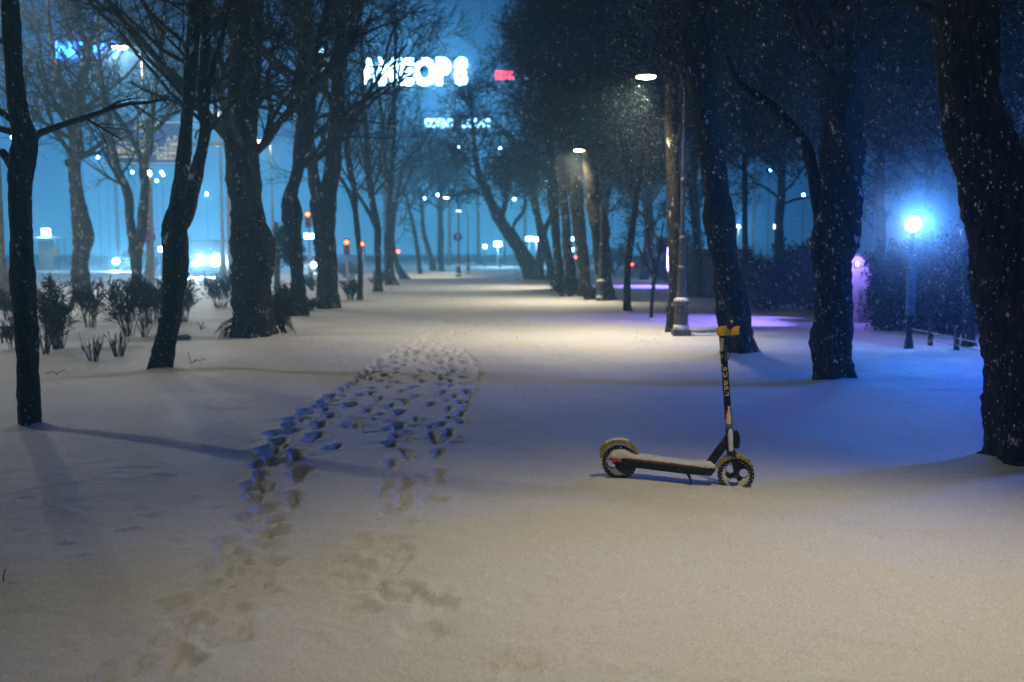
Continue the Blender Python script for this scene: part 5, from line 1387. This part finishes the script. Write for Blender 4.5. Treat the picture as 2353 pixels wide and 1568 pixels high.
ice = mat('ice_glint', (.95, .95, .97), .08, 0.0, 1.0)
n = 5200; yy = 3.4 + 16 * rng.random(n) ** 1.5; xx = rng.uniform(-.55, .55, n) * yy
iz = np.searchsorted(gy, yy) ; ix = np.searchsorted(gx, xx); zz = Z[np.clip(iz, 0, ny - 1), np.clip(ix, 0, nx - 1)] + .003
c = np.stack([xx, yy, zz], -1); a = nrm(rng.normal(size=(n, 3)) * .8 + np.array([0, 0, 1.0])); u = nrm(np.cross(a, rng.normal(size=(n, 3)))); w = np.cross(a, u); s = rng.uniform(.0012, .0026, (n, 1))
V = np.stack([c + u * s, c + w * s, c - u * s, c - w * s], 1).reshape(-1, 3)
mesh_np('snow_glints', V, np.arange(4 * n).reshape(n, 4), ice, label='tiny ice crystals glinting on the snow surface', cat='ice crystals', kind='stuff')

# ------------------------------------------------------------------ haze
hz_m = bpy.data.materials.new('haze'); hz_m.use_nodes = True; t = hz_m.node_tree
for n_ in list(t.nodes): t.nodes.remove(n_)
o_ = t.nodes.new('ShaderNodeOutputMaterial'); v_ = t.nodes.new('ShaderNodeVolumePrincipled')
v_.inputs['Color'].default_value = (.34, .74, 1, 1); v_.inputs['Density'].default_value = HAZE; v_.inputs['Anisotropy'].default_value = .72
t.links.new(v_.outputs[0], o_.inputs['Volume'])
m = MB(); m.box(-240, -70, -1.4, 240, 330, 60); m.build('haze', hz_m, kind='stuff')

# ball of thicker haze, added to give the glaring lamp its halo
fl = bpy.data.materials.new('lamp_halo'); fl.use_nodes = True; t = fl.node_tree
for n_ in list(t.nodes): t.nodes.remove(n_)
o_ = t.nodes.new('ShaderNodeOutputMaterial'); v_ = t.nodes.new('ShaderNodeVolumePrincipled'); v_.inputs['Color'].default_value = (.8, .92, 1, 1)
v_.inputs['Anisotropy'].default_value = .3
tc_n = t.nodes.new('ShaderNodeTexCoord'); gr_ = t.nodes.new('ShaderNodeTexGradient'); gr_.gradient_type = 'SPHERICAL'
ms_ = t.nodes.new('ShaderNodeMapping'); ms_.inputs['Scale'].default_value = (.62, .62, .62)
pw_ = t.nodes.new('ShaderNodeMath'); pw_.operation = 'POWER'; pw_.inputs[1].default_value = 1.8
ns_ = t.nodes.new('ShaderNodeTexNoise'); ns_.inputs['Scale'].default_value = 7; ns_.inputs['Detail'].default_value = 4
mr_ = t.nodes.new('ShaderNodeMapRange'); mr_.inputs[1].default_value = .35; mr_.inputs[2].default_value = .65; mr_.inputs[3].default_value = .05; mr_.inputs[4].default_value = .55
ml_ = t.nodes.new('ShaderNodeMath'); ml_.operation = 'MULTIPLY'
t.links.new(tc_n.outputs['Object'], ms_.inputs[0]); t.links.new(ms_.outputs[0], gr_.inputs[0]); t.links.new(gr_.outputs[1], pw_.inputs[0])
t.links.new(tc_n.outputs['Object'], ns_.inputs[0]); t.links.new(ns_.outputs[0], mr_.inputs[0])
t.links.new(pw_.outputs[0], ml_.inputs[0]); t.links.new(mr_.outputs[0], ml_.inputs[1]); t.links.new(ml_.outputs[0], v_.inputs['Density'])
t.links.new(v_.outputs[0], o_.inputs['Volume'])
m = MB(); m.lathe([(1.6 * math.sin(a) + .001, -1.6 * math.cos(a)) for a in np.linspace(.01, math.pi - .01, 15)], 24)
o = m.build('lamp_halo', fl, kind='stuff', label='added ball of thick haze that makes the halo of the glaring blue-white lamp', cat='snow flurry'); o.location = (xb, Db - .1, 2.17)
